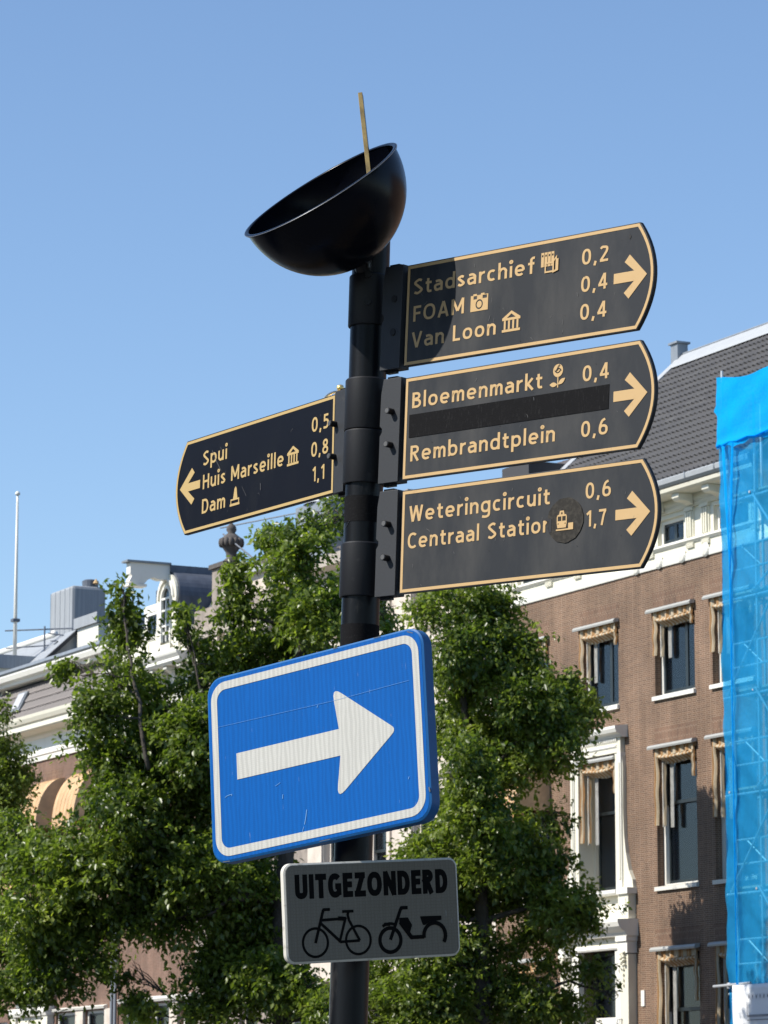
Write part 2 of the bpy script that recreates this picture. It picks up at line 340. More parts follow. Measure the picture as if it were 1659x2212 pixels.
def glyph(ch, h):
    X = .72; A = 1.06; w = .62; r = w / 2 - h; c = w / 2; m = X / 2; ry = m - h
    def S_(W, T, b=0):                     # s shape of width W, height T
        q = W / 2; k = T / 2
        return [_cat([(W - h * 1.1, T - h * 1.75), (q + .02, T - h), (h * 1.1, T * .745), (q, k + .01), (W - h, T * .265), (q - .02, h), (h * .8, h * 1.9)], 7)]
    V = lambda x, y0, y1: [(x, y0), (x, y1)]
    Hh = lambda y, x0, x1: [(x0, y), (x1, y)]
    if ch == 'a':
        W = .56; return [[*_cat([(.10, X - .10), (.20, X - h - .005), (.34, X - h - .005), (W - h - .01, X - .20), (W - h, X - .30)], 5), (W - h, 0)],
                         _cat([(W - h, .42), (.30, .42), (h + .01, .36), (h, .20), (.16, h), (.32, h + .015), (W - h, .16)], 5)], W
    if ch == 'b': return [V(h, 0, A), _se(c, m, r, ry, 0, 360, 30)], w
    if ch == 'c': return [_se(.30, m, .30 - h, ry, 52, 308, 26)], .52
    if ch == 'd': return [V(w - h, 0, A), _se(c, m, r, ry, 0, 360, 30)], w
    if ch == 'e': return [_se(c, m, r, ry, -2, 312, 30), Hh(m - .01, h, w - h)], w
    if ch == 'f': return [_cat([(.44, A - h - .01), (.34, A - h), (.235, A - .16), (.23, A - .30)], 6) + [(.23, 0)], Hh(X - h, .03, .42)], .42
    if ch == 'g': return [[(w - h, X), (w - h, -.06)] + _cat([(w - h, -.06), (w - h - .05, -.21), (.30, -.27 + .0), (.09, -.23)], 6)[1:], _se(c, m, r, ry, 0, 360, 30)], w
    if ch == 'h': return [V(h, 0, A), [(h, X - .22)] + _cat([(h, X - .26), (.2, X - h - .03), (.36, X - h), (.54 - h + .02, X - .2), (.56 - h, X - .32)], 6) + [(.56 - h, 0)]], .56
    if ch == 'i': return [V(h, 0, X), _se(h, X + .26, .052, .052, 0, 360, 16, 2) ], 2 * h
    if ch == 'k': return [V(h, 0, A), [(h + .02, .30), (.47, X)], [(.17, .40), (.50, 0)]], .52
    if ch == 'l': return [V(h, 0, A)], 2 * h
    if ch == 'm':
        o = [V(h, 0, X)]
        for x in (h, .41): o.append([(x, X - .22)] + _cat([(x, X - .26), (x + .11, X - h - .03), (x + .21, X - h), (x + .33 - .02, X - .16), (x + .33, X - .28)], 6) + [(x + .33, 0)])
        return o, .82
    if ch == 'n': return [V(h, 0, X), [(h, X - .22)] + _cat([(h, X - .26), (.2, X - h - .03), (.36, X - h), (.54 - h + .02, X - .2), (.56 - h, X - .32)], 6) + [(.56 - h, 0)]], .56
    if ch == 'o': return [_se(c, m, r, ry, 0, 360, 32)], w
    if ch == 'p': return [V(h, -.29, X), _se(c, m, r, ry, 0, 360, 30)], w
    if ch == 'r': return [V(h, 0, X), _cat([(h, X - .26), (.18, X - h - .05), (.30, X - h), (.38, X - h)], 6)], .37
    if ch == 's': return S_(.48, X), .48
    if ch == 't': return [_cat([(.17, A - .14), (.17, .5), (.17, .22), (.22, h + .02), (.33, h), (.41, h + .01)], 6), Hh(X - h, .01, .40)], .41
    if ch == 'u': return [V(.56 - h, 0, X), [(h, X)] + _cat([(h, .32), (h + .01, .2), (.22, h), (.36, h + .03), (.56 - h, .26)], 6)], .56
    r1 = .5 - h
    if ch == 'S': return S_(.60, 1), .60
    if ch == 'C': return [_se(.36, .5, .36 - h, r1, 48, 312, 28)], .62
    if ch == 'O': return [_se(.39, .5, .39 - h, r1, 0, 360, 36)], .78
    if ch == 'G': return [_se(.37, .5, .37 - h, r1, 45, 325, 28), [(.70 - h, .5), (.70 - h, .10)], Hh(.5 - h * .3, .38, .70)], .70
    if ch == 'F': return [V(h, 0, 1), Hh(1 - h, 0, .50), Hh(.52, 0, .46)], .50
    if ch == 'E': return [V(h, 0, 1), Hh(1 - h, 0, .52), Hh(.52, 0, .49), Hh(h, 0, .53)], .53
    if ch == 'L': return [V(h, 0, 1), Hh(h, 0, .48)], .48
    if ch == 'H': return [V(h, 0, 1), V(.66 - h, 0, 1), Hh(.52, 0, .66)], .66
    if ch == 'I': return [V(h, 0, 1)], 2 * h
    if ch == 'T': return [V(.29, 0, 1), Hh(1 - h, 0, .58)], .58
    if ch == 'U': return [[(h, 1)] + _se(.33, .33, .33 - h, .33 - h, 180, 360, 16) + [(.66 - h, 1)]], .66
    if ch == 'Z': return [Hh(1 - h, .03, .58), Hh(h, .0, .60), [(.58 - h * 1.1, 1 - h), (h * 1.1, h)]], .60
    if ch == 'N': return [V(h, 0, 1), V(.68 - h, 0, 1), [(h * .9, 1 - h * .2), (.68 - h * .9, h * .2)]], .68
    if ch == 'A': return [[(h * .95, 0), (.36, 1)], [(.72 - h * .95, 0), (.36, 1)], Hh(.29, .16, .56)], .72
    if ch == 'V': return [[(h * .95, 1), (.35, 0)], [(.70 - h * .95, 1), (.35, 0)]], .70
    if ch == 'M': return [V(h, 0, 1), V(.82 - h, 0, 1), [(h, 1), (.41, .22)], [(.82 - h, 1), (.41, .22)]], .82
    if ch == 'W': return [[(h * .95, 1), (.25, 0)], [(.25, 0), (.47, 1)], [(.47, 1), (.69, 0)], [(.69, 0), (.94 - h * .95, 1)]], .94
    if ch == 'D': return [V(h, 0, 1), [(0, 1 - h), (.26, 1 - h)] + _se(.28, .5, .66 - .28 - h, r1, 90, -90, 18, 2.2) + [(.26, h), (0, h)]], .66
    if ch == 'B': return [V(h, 0, 1), [(0, 1 - h), (.24, 1 - h)] + _se(.26, .755, .54 - .26 - h, .245 - h, 90, -90, 12, 2.2) + [(0, .52)], [(0, .52), (.27, .52)] + _se(.28, .26 + h * .35, .60 - .28 - h, .26 - h * .65, 90, -90, 12, 2.2) + [(0, h)]], .60
    if ch == 'R': return [V(h, 0, 1), [(0, 1 - h), (.26, 1 - h)] + _se(.28, .73, .57 - .28 - h, .27 - h, 90, -90, 12, 2.2) + [(0, .46)], [(.26, .47), (.60 - h, 0)]], .61
    if ch == 'K': return [V(h, 0, 1), [(h, .40), (.55, 1)], [(.22, .56), (.60, 0)]], .62
    if ch == 'Y': return [[(h, 1), (.33, .42)], [(.66 - h, 1), (.33, .42)], V(.33, 0, .46)], .66
    if ch == '0': return [_se(.30, .5, .30 - h, r1, 0, 360, 34)], .60
    if ch == '1': return [V(.33, 0, 1), [(.33, .95), (.08, .76)]], .42
    if ch == '2': return [_cat([(.07, .83), (.16, .95 - h * .3), (.31, 1 - h), (.47, .87), (.47, .68), (.33, .45), (.08, h * 1.2)], 6), Hh(h, .03, .57)], .57
    if ch == '4': return [V(.42, 0, 1), Hh(.27, 0, .60), [(.40, .98), (.05, .27)]], .60
    if ch == '5': return [[(.50, 1 - h), (.13, 1 - h)], [(.14, 1), (.12, .50)], _cat([(.11, .56), (.28, .60), (.46, .50), (.48, .30), (.38, .10), (.20, h), (.04, .10)], 6)], .56
    if ch == '6': return [_se(.30, .32, .30 - h, .32 - h, 0, 360, 28), _cat([(h, .32), (h + .02, .55), (.22, .86), (.42, .97)], 6)], .60
    if ch == '7': return [Hh(1 - h, 0, .55), _cat([(.50, 1 - h), (.36, .62), (.22, 0)], 6)], .55
    if ch == '8': return [_se(.30, .74, .26 - h, .26 - h, 0, 360, 26, 2.1), _se(.30, .26, .30 - h, .27 - h * .9, 0, 360, 26, 2.1)], .60
    if ch == ',': return [[(.13, .13), (.06, -.15)]], .20
    return [], .26
def lettering(txt, x0, x1, base, cap, parent, mat, z, bold=.08, track=.17, name='lettering', up='y', **kw):
    h = bold; x = 0; P = []
    for ch in txt:
        pl, w = glyph(ch, h)
        P += [[(px + x, py) for px, py in l] for l in pl]; x += w + track
    x -= track; sx = (x1 - x0) / x; b = MB()
    for k, l in enumerate(P):
        n = len(l); closed = math.hypot(l[0][0] - l[-1][0], l[0][1] - l[-1][1]) < 1e-6
        Lp, Rp = [], []
        for i in range(n):
            a = l[i - 1] if i else (l[-2] if closed else l[0]); c = l[i + 1] if i < n - 1 else (l[1] if closed else l[-1])
            d0 = Vector((l[i][0] - a[0], l[i][1] - a[1])); d1 = Vector((c[0] - l[i][0], c[1] - l[i][1]))
            if d0.length < 1e-9: d0 = d1
            if d1.length < 1e-9: d1 = d0
            d0.normalize(); d1.normalize(); nn = Vector((-(d0.y + d1.y), d0.x + d1.x)); nn = nn.normalized() if nn.length > 1e-6 else Vector((-d0.y, d0.x))
            q = h / max(.5, nn.dot(Vector((-d0.y, d0.x))))
            Lp.append((l[i][0] + nn.x * q, l[i][1] + nn.y * q)); Rp.append((l[i][0] - nn.x * q, l[i][1] - nn.y * q))
        zz = z + (k % 5) * .00003
        f = (lambda u, v: (x0 + u * sx, base + v * cap, zz)) if up == 'y' else (lambda u, v: (x0 + u * sx, -zz, base + v * cap))
        b.add([f(*p) for p in Lp] + [f(*p) for p in Rp], [(i, i + n, i + n + 1, i + 1) for i in range(n - 1)])
    return b.build(name, mat, parent, fix=False)
def flat(name, loops, mat, parent, z, ext=.0003):
    """filled outline(s) with holes (even-odd), lying in the parent's x-y plane"""
    cu = bpy.data.curves.new('f', 'CURVE'); cu.dimensions = '2D'; cu.fill_mode = 'BOTH'; cu.extrude = ext
    for lp in loops:
        s = cu.splines.new('POLY'); s.points.add(len(lp) - 1); s.use_cyclic_u = True
        for p, (x, y) in zip(s.points, lp): p.co = (x, y, 0, 1)
    return to_mesh_obj(cu, name, mat, parent, Matrix.Translation((0, 0, z)))
def rect(x0, x1, y0, y1): return [(x0, y0), (x1, y0), (x1, y1), (x0, y1)]
def ring(cx, cy, r, n=28, ry=None): return [(cx + r * math.cos(2 * math.pi * i / n), cy + (ry or r) * math.sin(2 * math.pi * i / n)) for i in range(n)]
def rrect(x0, x1, y0, y1, r, n=7):
    o = []
    for cx, cy, a in ((x1 - r, y1 - r, 0), (x0 + r, y1 - r, 90), (x0 + r, y0 + r, 180), (x1 - r, y0 + r, 270)):
        o += [(cx + r * math.cos(R(a + 90 * i / n)), cy + r * math.sin(R(a + 90 * i / n))) for i in range(n + 1)]
    return o
def rounded(poly, radii, n=5):
    o = []; N = len(poly)
    for i, p in enumerate(poly):
        r = radii[i] if hasattr(radii, '__len__') else radii
        p = Vector(p); a = Vector(poly[i - 1]) - p; b = Vector(poly[(i + 1) % N]) - p
        if r <= 0: o.append(tuple(p)); continue
        th = a.angle(b); d = min(r / math.tan(th / 2), a.length * .45, b.length * .45)
        A = p + a.normalized() * d; B = p + b.normalized() * d
        for k in range(n + 1):
            t = k / n; q = A * (1 - t) ** 2 + p * 2 * t * (1 - t) + B * t * t; o.append(tuple(q))
    return o
def strokes(name, lines, width, mat, parent, z, ext=.0003, joint=True):
    """polylines of constant width as one flat mark"""
    b = MB(); k = 0
    for ln in lines:
        w = width
        if isinstance(ln, tuple): ln, w = ln
        for (xa, ya), (xb, yb) in zip(ln, ln[1:]):
            d = math.hypot(xb - xa, yb - ya) or 1; nx, ny = -(yb - ya) / d * w / 2, (xb - xa) / d * w / 2
            k += 1; zz = z + k * .00002
            b.prz([(xa - nx, ya - ny), (xb - nx, yb - ny), (xb + nx, yb + ny), (xa + nx, ya + ny)], zz - ext, zz)
        if joint:
            for x, y in ln[1:-1]:
                k += 1; zz = z + k * .00002; b.prz(ring(x, y, w / 2, 12), zz - ext, zz)
    return b.build(name, mat, parent)
def annulus(cx, cy, r, w, n=40): return [ring(cx, cy, r + w / 2, n), ring(cx, cy, r - w / 2, n)]
def arcpts(cx, cy, r, a0, a1, n=20, ry=None):
    return [(cx + r * math.cos(R(a0 + (a1 - a0) * i / n)), cy + (ry or r) * math.sin(R(a0 + (a1 - a0) * i / n))) for i in range(n + 1)]

# ------------------------------------------------------------------ signpost
CAMV = Vector((0, 0, 1.6))
PX = lambda z: -.0810 + .0285 * z            # pole axis, z measured from eye height
PD = Vector((.0285, 0, 1)).normalized()
pole_m = frame_mtx(Vector((PD.z, 0, -PD.x)), Vector((0, 1, 0)), PD, (PX(-1.6), 7.45, 0))
pole = empty('signpost', pole_m, 'slim black round signpost with wider sleeves, leaning slightly to the right', 'post')
def ph(z): return (z + 1.6) / PD.z           # height along the pole for eye-relative z
MB().tube([(0, 0, 0), (0, 0, .9), (0, 0, ph(1.925))], [.0405, .0405, .0405], 40).build('shaft', BLACK, pole, auto=40)
def zpix(py): 
    v = at(790, py, 7.45); return v.z - 1.6
def sleeve(y0, y1, r):
    a, b2 = ph(zpix(y1)), ph(zpix(y0))
    MB().lathe([(.041, a), (r - .001, a), (r, a + .002), (r, b2 - .003), (r - .002, b2), (.041, b2)], 48).build('sleeve', SLEEVE, pole, auto=30)
sleeve(598, 708, .0455); sleeve(822, 932, .0470); sleeve(933.5, 1048, .0467); sleeve(1176, 1292, .0465)
for y0, y1, r in ((1076, 1132, .0412), (1352, 1400, .0412)):
    MB().lathe([(.0405, ph(zpix(y1))), (r, ph(zpix(y1))), (r, ph(zpix(y0))), (.0405, ph(zpix(y0)))], 48).build('tape_band', TAPE, pole, auto=30)
MB().add([(-.0412, -.002, ph(zpix(1146))), (-.036, -.021, ph(zpix(1146)) + .003), (-.028, -.031, ph(zpix(1130))), (-.0405, -.004, ph(zpix(1136)))], [(0, 1, 2, 3)]).build('sticker_scrap', RIMM, pole, thick=.0006)
MB().tube([(-.004, -.048, ph(zpix(574))), (-.004, -.048, ph(zpix(590)))], .0028, 8).build('cable_eye', BOLTH, pole)
for yy in (575, 604, 663):
    MB().tube([(-.004, -.040, ph(zpix(yy))), (-.005, -.050, ph(zpix(yy)))], .0075 if yy > 590 else .006, 16).build('screw', BOLTH if yy < 590 else BOLTM, pole)

# ------------------------------------------------------------------ finger boards
def board_frame(t, r, u):
    r = Vector(r).normalized(); u = Vector(u); u = (u - r * u.dot(r)).normalized(); n = r.cross(u)
    return frame_mtx(r, u, n, Vector(t) + CAMV)
def board_outline(W, H, bulge, left=False, inset=0.0):
    pts = []
    for i in range(17):
        k = i / 16; v = k * H; bul = bulge * (1 - (2 * k - 1) ** 2) - (0 if inset == 0 else 0)
        pts.append((W + bul, -v))
    o = [(0, 0)] + pts + [(0, -H)]
    if left: o = [(W - x, y) for x, y in o][::-1]
    return o
def inset_poly(poly, d):
    o = []; N = len(poly)
    ar = sum(poly[i][0] * poly[(i + 1) % N][1] - poly[(i + 1) % N][0] * poly[i][1] for i in range(N))
    sg = 1 if ar > 0 else -1
    for i in range(N):
        p = Vector(poly[i]); a = (p - Vector(poly[i - 1])).normalized(); b = (Vector(poly[(i + 1) % N]) - p).normalized()
        na = Vector((-a.y, a.x)) * sg; nb = Vector((-b.y, b.x)) * sg; m = (na + nb).normalized(); c = max(.3, m.dot(na))
        o.append(tuple(p + m * d / c))
    return o
def finger(t, r, u, W, label, left=False, mb=BOARD, mg=GOLD, bulge=.042, bolts=True, plate_mat=PLATE):
    e = empty('fingerpost_board', board_frame(t, r, u), label, 'direction sign', 'direction boards fixed to the signpost')
    H = .22; o = board_outline(W, H, bulge, left)
    MB().prz(o, -.010, 0).build('board', mb, e, bevel=.0012)
    a, c = inset_poly(o, .0026), inset_poly(o, .0090)
    flat('border_line', [a, c], mg, e, .0004)
    s = 1 if not left else -1; X = 0 if not left else W
    x0, x1 = (X - .0075 * s, X - .066 * s)
    if left: x1 = X + .046
    lo, hi = min(x0, x1), max(x0, x1); nt = .006
    pl = [(lo + (nt if not left else 0), .003), (hi - (nt if left else 0), .003), (hi, -.025) if left else (hi, .003), (hi, -.222), (lo, -.222), (lo, -.028)]
    if not left: pl = [(lo + nt, .003), (hi, .003), (hi, -.222), (lo, -.222), (lo, -.120), (lo + nt, -.112), (lo + nt, -.104), (lo - .001, -.098), (lo, -.03)]
    else: pl = [(lo, .003), (hi, .003), (hi, -.222), (lo, -.222)]
    MB().prz(pl, -.024, .006).build('clamp_plate', plate_mat, e, bevel=.0008)
    MB().box(min(X, X - .075 * s), max(X, X - (.075 if not left else .045) * s), -.21, -.01, -.0235, -.0105).build('clamp_web', mb, e)
    bx = X - .030 * s if not left else X + .012
    for v in (-.070, -.142):
        if bolts:
            q = MB().tube([(bx, v, .004), (bx, v, .022)], .0068, 20).build('bolt', BOLTM, e, auto=40)
            MB().tube([(bx, v, .022), (bx, v, .0235)], [.0060, .0052], 20).build('bolt_head', BOLTH, q)
        else:
            MB().tube([(bx, v, .005), (bx, v, .0078)], .008, 18).build('bolt', BOLTM, e, auto=40)
    for v in (.003, -.228):
        MB().box(X - .058 * s if not left else X + .012, X - .03 * s if not left else X + .04, v, v + .006, -.016, -.004).build('clamp_tab', BLACK, e)
    return e
A1 = dict(bold=.076)
def num(e, mg, s, x0, x1, base): lettering(s, x0, x1, base, .0325, e, mg, .0008, bold=.077, track=.19)
def arrow_r(e, mg, x0, tip, cy):
    w = .0105
    flat('arrow', [[(x0, cy - w), (tip - .034, cy - w), (tip - .060, cy - .032), (tip - .047, cy - .045), (tip, cy - .0005), (tip - .047, cy + .045), (tip - .060, cy + .031), (tip - .034, cy + w), (x0, cy + w)]], mg, e, .0006)
def temple(e, mg, x0, x1, y0, y1):
    t = .0052; m = (x0 + x1) / 2; h = y1 - y0
    roof = [(x0 - .001, y1 - .33 * h), (m, y1), (x1 + .001, y1 - .33 * h), (x1 + .001, y1 - .33 * h - t), (x0 - .001, y1 - .33 * h - t)]
    hole = [(x0 + .012, y1 - .33 * h), (x1 - .012, y1 - .33 * h), (m, y1 - t * 1.2)]
    l = [roof, hole, rect(x0 - .001, x1 + .001, y0, y0 + t)]
    for k in range(4):
        x = x0 + .004 + (x1 - x0 - .008 - t) * k / 3
        l.append(rect(x, x + t, y0 + t + .0004, y1 - .33 * h - t - .0004))
    flat('museum_symbol', l, mg, e, .0006)

F1 = finger((.0505, 7.3378, 1.8222), (.7028, -.7103, -.04), (.0425, -.0143, .999), .655, 'topmost right-pointing direction board, Stadsarchief, FOAM and Van Loon, half shaded by the bowl', bolts=False)
lettering('Stadsarchief', .022, .370, -.067, .0335, F1, GOLD, .0008, **A1)
lettering('FOAM', .024, .173, -.1255, .0335, F1, GOLD, .0008, **A1)
lettering('Van Loon', .022, .267, -.182, .0335, F1, GOLD, .0008, **A1)
for b_, s_ in ((-.068, '0,2'), (-.1245, '0,4'), (-.182, '0,4')): num(F1, GOLD, s_, .502, .573, b_)
arrow_r(F1, GOLD, .590, .678, -.1085)
bx0 = .389
L = [rect(bx0 + i * .0093, bx0 + i * .0093 + .0078, -.0575, -.0275) for i in range(4)]
L += [rect(bx0 + .0018 + i * .0093, bx0 + .006 + i * .0093, -.0365, -.0322) for i in range(4)]
flat('archive_symbol', L, GOLD, F1, .0006)
flat('archive_symbol', [rect(.400, .425, -.071, -.049), rect(.4035, .4215, -.0675, -.0525)], GOLD, F1, .0012)
flat('archive_symbol', [[(.4225, -.073), (.438, -.069), (.438, -.044), (.4335, -.045), (.4335, -.037), (.4225, -.048)], [(.426, -.069), (.4305, -.066), (.4305, -.044), (.426, -.0495)]], GOLD, F1, .0018)
flat('camera_symbol', [[(.192, -.126), (.242, -.126), (.242, -.092), (.231, -.092), (.231, -.089), (.221, -.089), (.221, -.092), (.209, -.092), (.209, -.089), (.199, -.089), (.199, -.092), (.192, -.092)],
     rect(.200, .210, -.1005, -.0935), rect(.226, .2385, -.1005, -.0935), ring(.217, -.112, .0105), ring(.217, -.112, .0072)], GOLD, F1, .0006)
temple(F1, GOLD, .286, .335, -.181, -.137)

F2 = finger(Vector((.046, 7.3552, 1.5815)) * .9985, (.7073, -.7062, -.0325), (.0371, -.0088, .9993), .655, 'middle right-pointing direction board, Bloemenmarkt and Rembrandtplein with a black tape strip between')
lettering('Bloemenmarkt', .023, .394, -.068, .0335, F2, GOLD, .0008, **A1)
lettering('Rembrandtplein', .023, .433, -.182, .0335, F2, GOLD, .0008, **A1)
num(F2, GOLD, '0,4', .504, .574, -.068); num(F2, GOLD, '0,6', .504, .575, -.182)
MB().prz([(.016, -.0815), (.576, -.081), (.5755, -.131), (.0165, -.1305)], 0, .0011).build('tape_strip', TAPE, F2)
arrow_r(F2, GOLD, .588, .677, -.1085)
rc = (.4365, -.0365)
flat('flower_symbol', [ring(*rc, .0135)], GOLD, F2, .0006)
strokes('flower_symbol', [arcpts(rc[0] - .001, rc[1] + .004, .0082, 200, 350, 12), arcpts(rc[0] + .002, rc[1] - .003, .0072, 20, 170, 10), arcpts(rc[0] + .012, rc[1] + .0, .0135, 120, 178, 8)], .0016, BOARD, F2, .0014)
strokes('flower_symbol', [[(.4365, -.049), (.4365, -.0715)]], .0026, GOLD, F2, .0008)
def leafshape(x, y, dx, dy, w):
    d = Vector((dx, dy)); p = Vector((-dy, dx)).normalized() * w; a = Vector((x, y))
    return [tuple(a + d * k + p * math.sin(math.pi * k)) for k in [i / 8 for i in range(9)]] + [tuple(a + d * k - p * math.sin(math.pi * k)) for k in [1 - i / 8 for i in range(1, 8)]]
flat('flower_symbol', [leafshape(.4375, -.0655, .0195, .0115, .0048), leafshape(.4355, -.0655, -.021, .0015, .0048)], GOLD, F2, .0010)
MB().tube([(.372, -.084, .0012), (.373, -.091, .0012)], .0007, 6).build('tape_nick', RIMM, F2)

F3 = finger(Vector((.0388, 7.3788, 1.3433)) * .9954, (.7231, -.6902, -.0251), (.0317, -.0032, .9995), .655, 'lowest right-pointing direction board, Weteringcircuit and Centraal Station with a round sticker')
lettering('Weteringcircuit', .023, .413, -.069, .0335, F3, GOLD, .0008, **A1)
lettering('Centraal Station', .021, .419, -.126, .0335, F3, GOLD, .0008, **A1)
num(F3, GOLD, '0,6', .508, .574, -.068); num(F3, GOLD, '1,7', .510, .563, -.125)
arrow_r(F3, GOLD, .587, .676, -.1085)
st = [(.456 + .048 * math.cos(2 * math.pi * i / 40) * (1 + .015 * math.sin(i * 2.3)), -.106 + .046 * math.sin(2 * math.pi * i / 40) * (1 + .02 * math.sin(i * 1.7))) for i in range(40)]
flat('round_sticker', [st], STICK, F3, .0014, ext=.0003)
flat('round_sticker', [rounded([(.413, -.128), (.420, -.128), (.420, -.100), (.404, -.097), (.404, -.103), (.413, -.104)], .001)], GHOST, F3, .0019)
flat('tram_symbol', [[(.4365, -.121), (.4345, -.111), (.4345, -.098), (.437, -.094), (.4405, -.094), (.4425, -.086), (.4525, -.086), (.4545, -.094), (.4585, -.094), (.461, -.098), (.461, -.111), (.459, -.121)],
     [(.4455, -.0935), (.4500, -.0935), (.4492, -.089), (.4462, -.089)], rect(.4372, .4465, -.107, -.0975), rect(.4490, .4583, -.107, -.0975), ring(.4385, -.1125, .0015, 8), ring(.457, -.1125, .0015, 8)], GOLD, F3, .0022)
flat('tram_symbol', [[(.433, -.1265), (.4785, -.1265), (.4785, -.1125), (.4655, -.1125), (.4655, -.1235), (.433, -.1235)]], GOLD, F3, .0026)

FL = finger(Vector((-.4495, 7.9629, 1.564)) * 1.012, (.548, -.8365, -.0002), (.0199, .0128, .9997), .64, 'left-pointing direction board, Spui, Huis Marseille and Dam, left of the signpost', left=True, mb=BOARD2, mg=GOLD2, bulge=.047)
lettering('Spui', .077, .184, -.070, .0335, FL, GOLD2, .0008, **A1)
lettering('Huis Marseille', .079, .431, -.125, .0335, FL, GOLD2, .0008, **A1)
lettering('Dam', .078, .182, -.182, .0335, FL, GOLD2, .0008, **A1)
num(FL, GOLD2, '0,5', .546, .615, -.070); num(FL, GOLD2, '0,8', .546, .615, -.1255); num(FL, GOLD2, '1,1', .552, .602, -.181)
temple(FL, GOLD2, .447, .493, -.130, -.087)
flat('monument_symbol', [[(.203, -.184), (.245, -.184), (.245, -.179), (.243, -.179), (.243, -.168), (.235, -.168), (.231, -.145), (.2265, -.1405), (.222, -.145), (.217, -.168), (.206, -.168), (.206, -.179), (.203, -.179)], rect(.209, .240, -.1785, -.1715)], GOLD2, FL, .0006)
cy = -.110
flat('arrow', [[(-.026, cy), (.027, cy + .043), (.040, cy + .031), (.012, cy + .0095), (.066, cy + .0095), (.066, cy - .0095), (.012, cy - .0095), (.042, cy - .031), (.029, cy - .043)]], GOLD2, FL, .0006)

# small specks, scuffs and pale scratches on the boards
rsp = random.Random(12); SPK = M('dark_speck', (.006, .006, .007), .7); SCF = M('pale_scuff', (.10, .10, .10), .7)
for e_, W_, n_ in ((F1, .64, 16), (F2, .64, 12), (F3, .64, 14), (FL, .60, 10)):
    dk, pl_ = [], []
    for k in range(n_):
        x, y = rsp.uniform(.03, W_), rsp.uniform(-.21, -.01); a = rsp.uniform(0, 3.14); d = rsp.uniform(.0006, .0022)
        dk.append(([(x, y), (x + d * math.cos(a), y + d * math.sin(a))], rsp.uniform(.0009, .0022)))
        x, y = rsp.uniform(.03, W_), rsp.uniform(-.21, -.02); d = rsp.uniform(.003, .012); a = rsp.gauss(1.5, .5)
        pl_.append(([(x, y), (x + d * .5 * math.cos(a), y + d * .5 * math.sin(a)), (x + d * math.cos(a + .2), y + d * math.sin(a + .2))], rsp.uniform(.0004, .0009)))
    strokes('speck', dk, .001, SPK, e_, .0009, ext=.0001); strokes('scuff', pl_, .001, SCF, e_, .0006, ext=.0001)
strokes('scuff', [([(.628, -.022), (.631, -.026), (.629, -.031)], .004)], .001, SPK, F1, .0009, ext=.0001)
strokes('scuff', [([(.118, -.040), (.138, -.068), (.160, -.094)], .0011), ([(.335, -.150), (.336, -.166)], .0013), ([(.255, -.145), (.275, -.170)], .0006)], .001, SCF, FL, .0012, ext=.0001)

# ------------------------------------------------------------------ bowl on top of the post
bc = at(1263 / 1.8228, 748.5 / 1.8228, 7.345); br = .1835
vd = (bc - CAMV).normalized(); rt = Vector((1, 0, 0)); upc = rt.cross(vd).normalized()
N = (rt * -.514 + upc * .858) * math.cos(R(9.0)) - vd * math.sin(R(9.0)); N.normalize()
bx_ = N.orthogonal().normalized(); by_ = N.cross(bx_)
bowl = empty('ornament_bowl', frame_mtx(bx_, by_, N, bc), 'tilted black hemispherical bowl on top of the post, a thin brass bar rising from it', 'bowl')
pr = [(br * math.sin(R(a)), -br * math.cos(R(a))) for a in range(0, 91, 4)] 
pr = [(0.0005, -br)] + [(br * math.sin(R(a)), -br * math.cos(R(a))) for a in range(4, 89, 4)] + [(br, -.003), (br, 0)]
ri = br - .0035
pi_ = [(ri, 0)] + [(ri * math.sin(R(a)), -ri * math.cos(R(a))) for a in range(88, 3, -4)] + [(0.0005, -ri)]
MB().lathe(pr + pi_, 96).build('bowl_shell', BOWLM, bowl, auto=50)
MB().lathe([(br - .004, .0005), (br - .003, .0022), (br + .0045, .0022), (br + .0055, .0008), (br + .0045, -.0015), (br, -.002)], 96).build('rim', BOWLM, bowl, auto=60)
MB().lathe([(br + .0047, .0018), (br + .0058, .0012), (br + .0056, .0004), (br + .0047, .0008)], 96).build('rim_wear_line', RIMM, bowl, auto=60)
# brass bar
ya = at(1417.5 / 1.8228, 364 / 1.8228, 7.36); yb = at(1453 / 1.8228, 690 / 1.8228, 7.33)
dz = (ya - yb).normalized(); yb2 = yb - dz * .14
fr_ = (rt * .985 - vd * .17); fr_ = (fr_ - dz * fr_.dot(dz)).normalized(); dp = dz.cross(fr_).normalized()
inv = bowl.matrix_world.inverted()
def barbox(w, d0, d1, l0, l1):
    vs = []
    for p in (yb2, ya):
        q0 = p
        for a, b_ in ((-w, d0), (w, d0), (w, d1), (-w, d1)): vs.append(inv @ (q0 + fr_ * a + dp * b_))
    return MB().add(vs, [(0, 3, 2, 1), (4, 5, 6, 7), (0, 1, 5, 4), (1, 2, 6, 5), (2, 3, 7, 6), (3, 0, 4, 7)])
MIRR = M('bar_side_painted_reflections', (.02, .022, .025), .25, .6, dirt=(34, (.60, .62, .62), .60, .66, (1, 1, .5)))  # pale patches painted into the colour imitate reflections on the bar
MB_ = barbox(.0046, -.0005, .004, 0, 1); MB_.build('brass_bar', BRASS, bowl, bevel=.0004)
barbox(.0040, .0042, .020, 0, 1).build('bar_back_plate', MIRR, bowl)
# foot that carries the bowl on the post
MB().tube([inv @ (bc - N * (br * .98) + Vector((.0, .01, .0))), inv @ Vector((PX(1.80), 7.44, 3.40))], .022, 16).build('bowl_foot', BLACK, bowl)

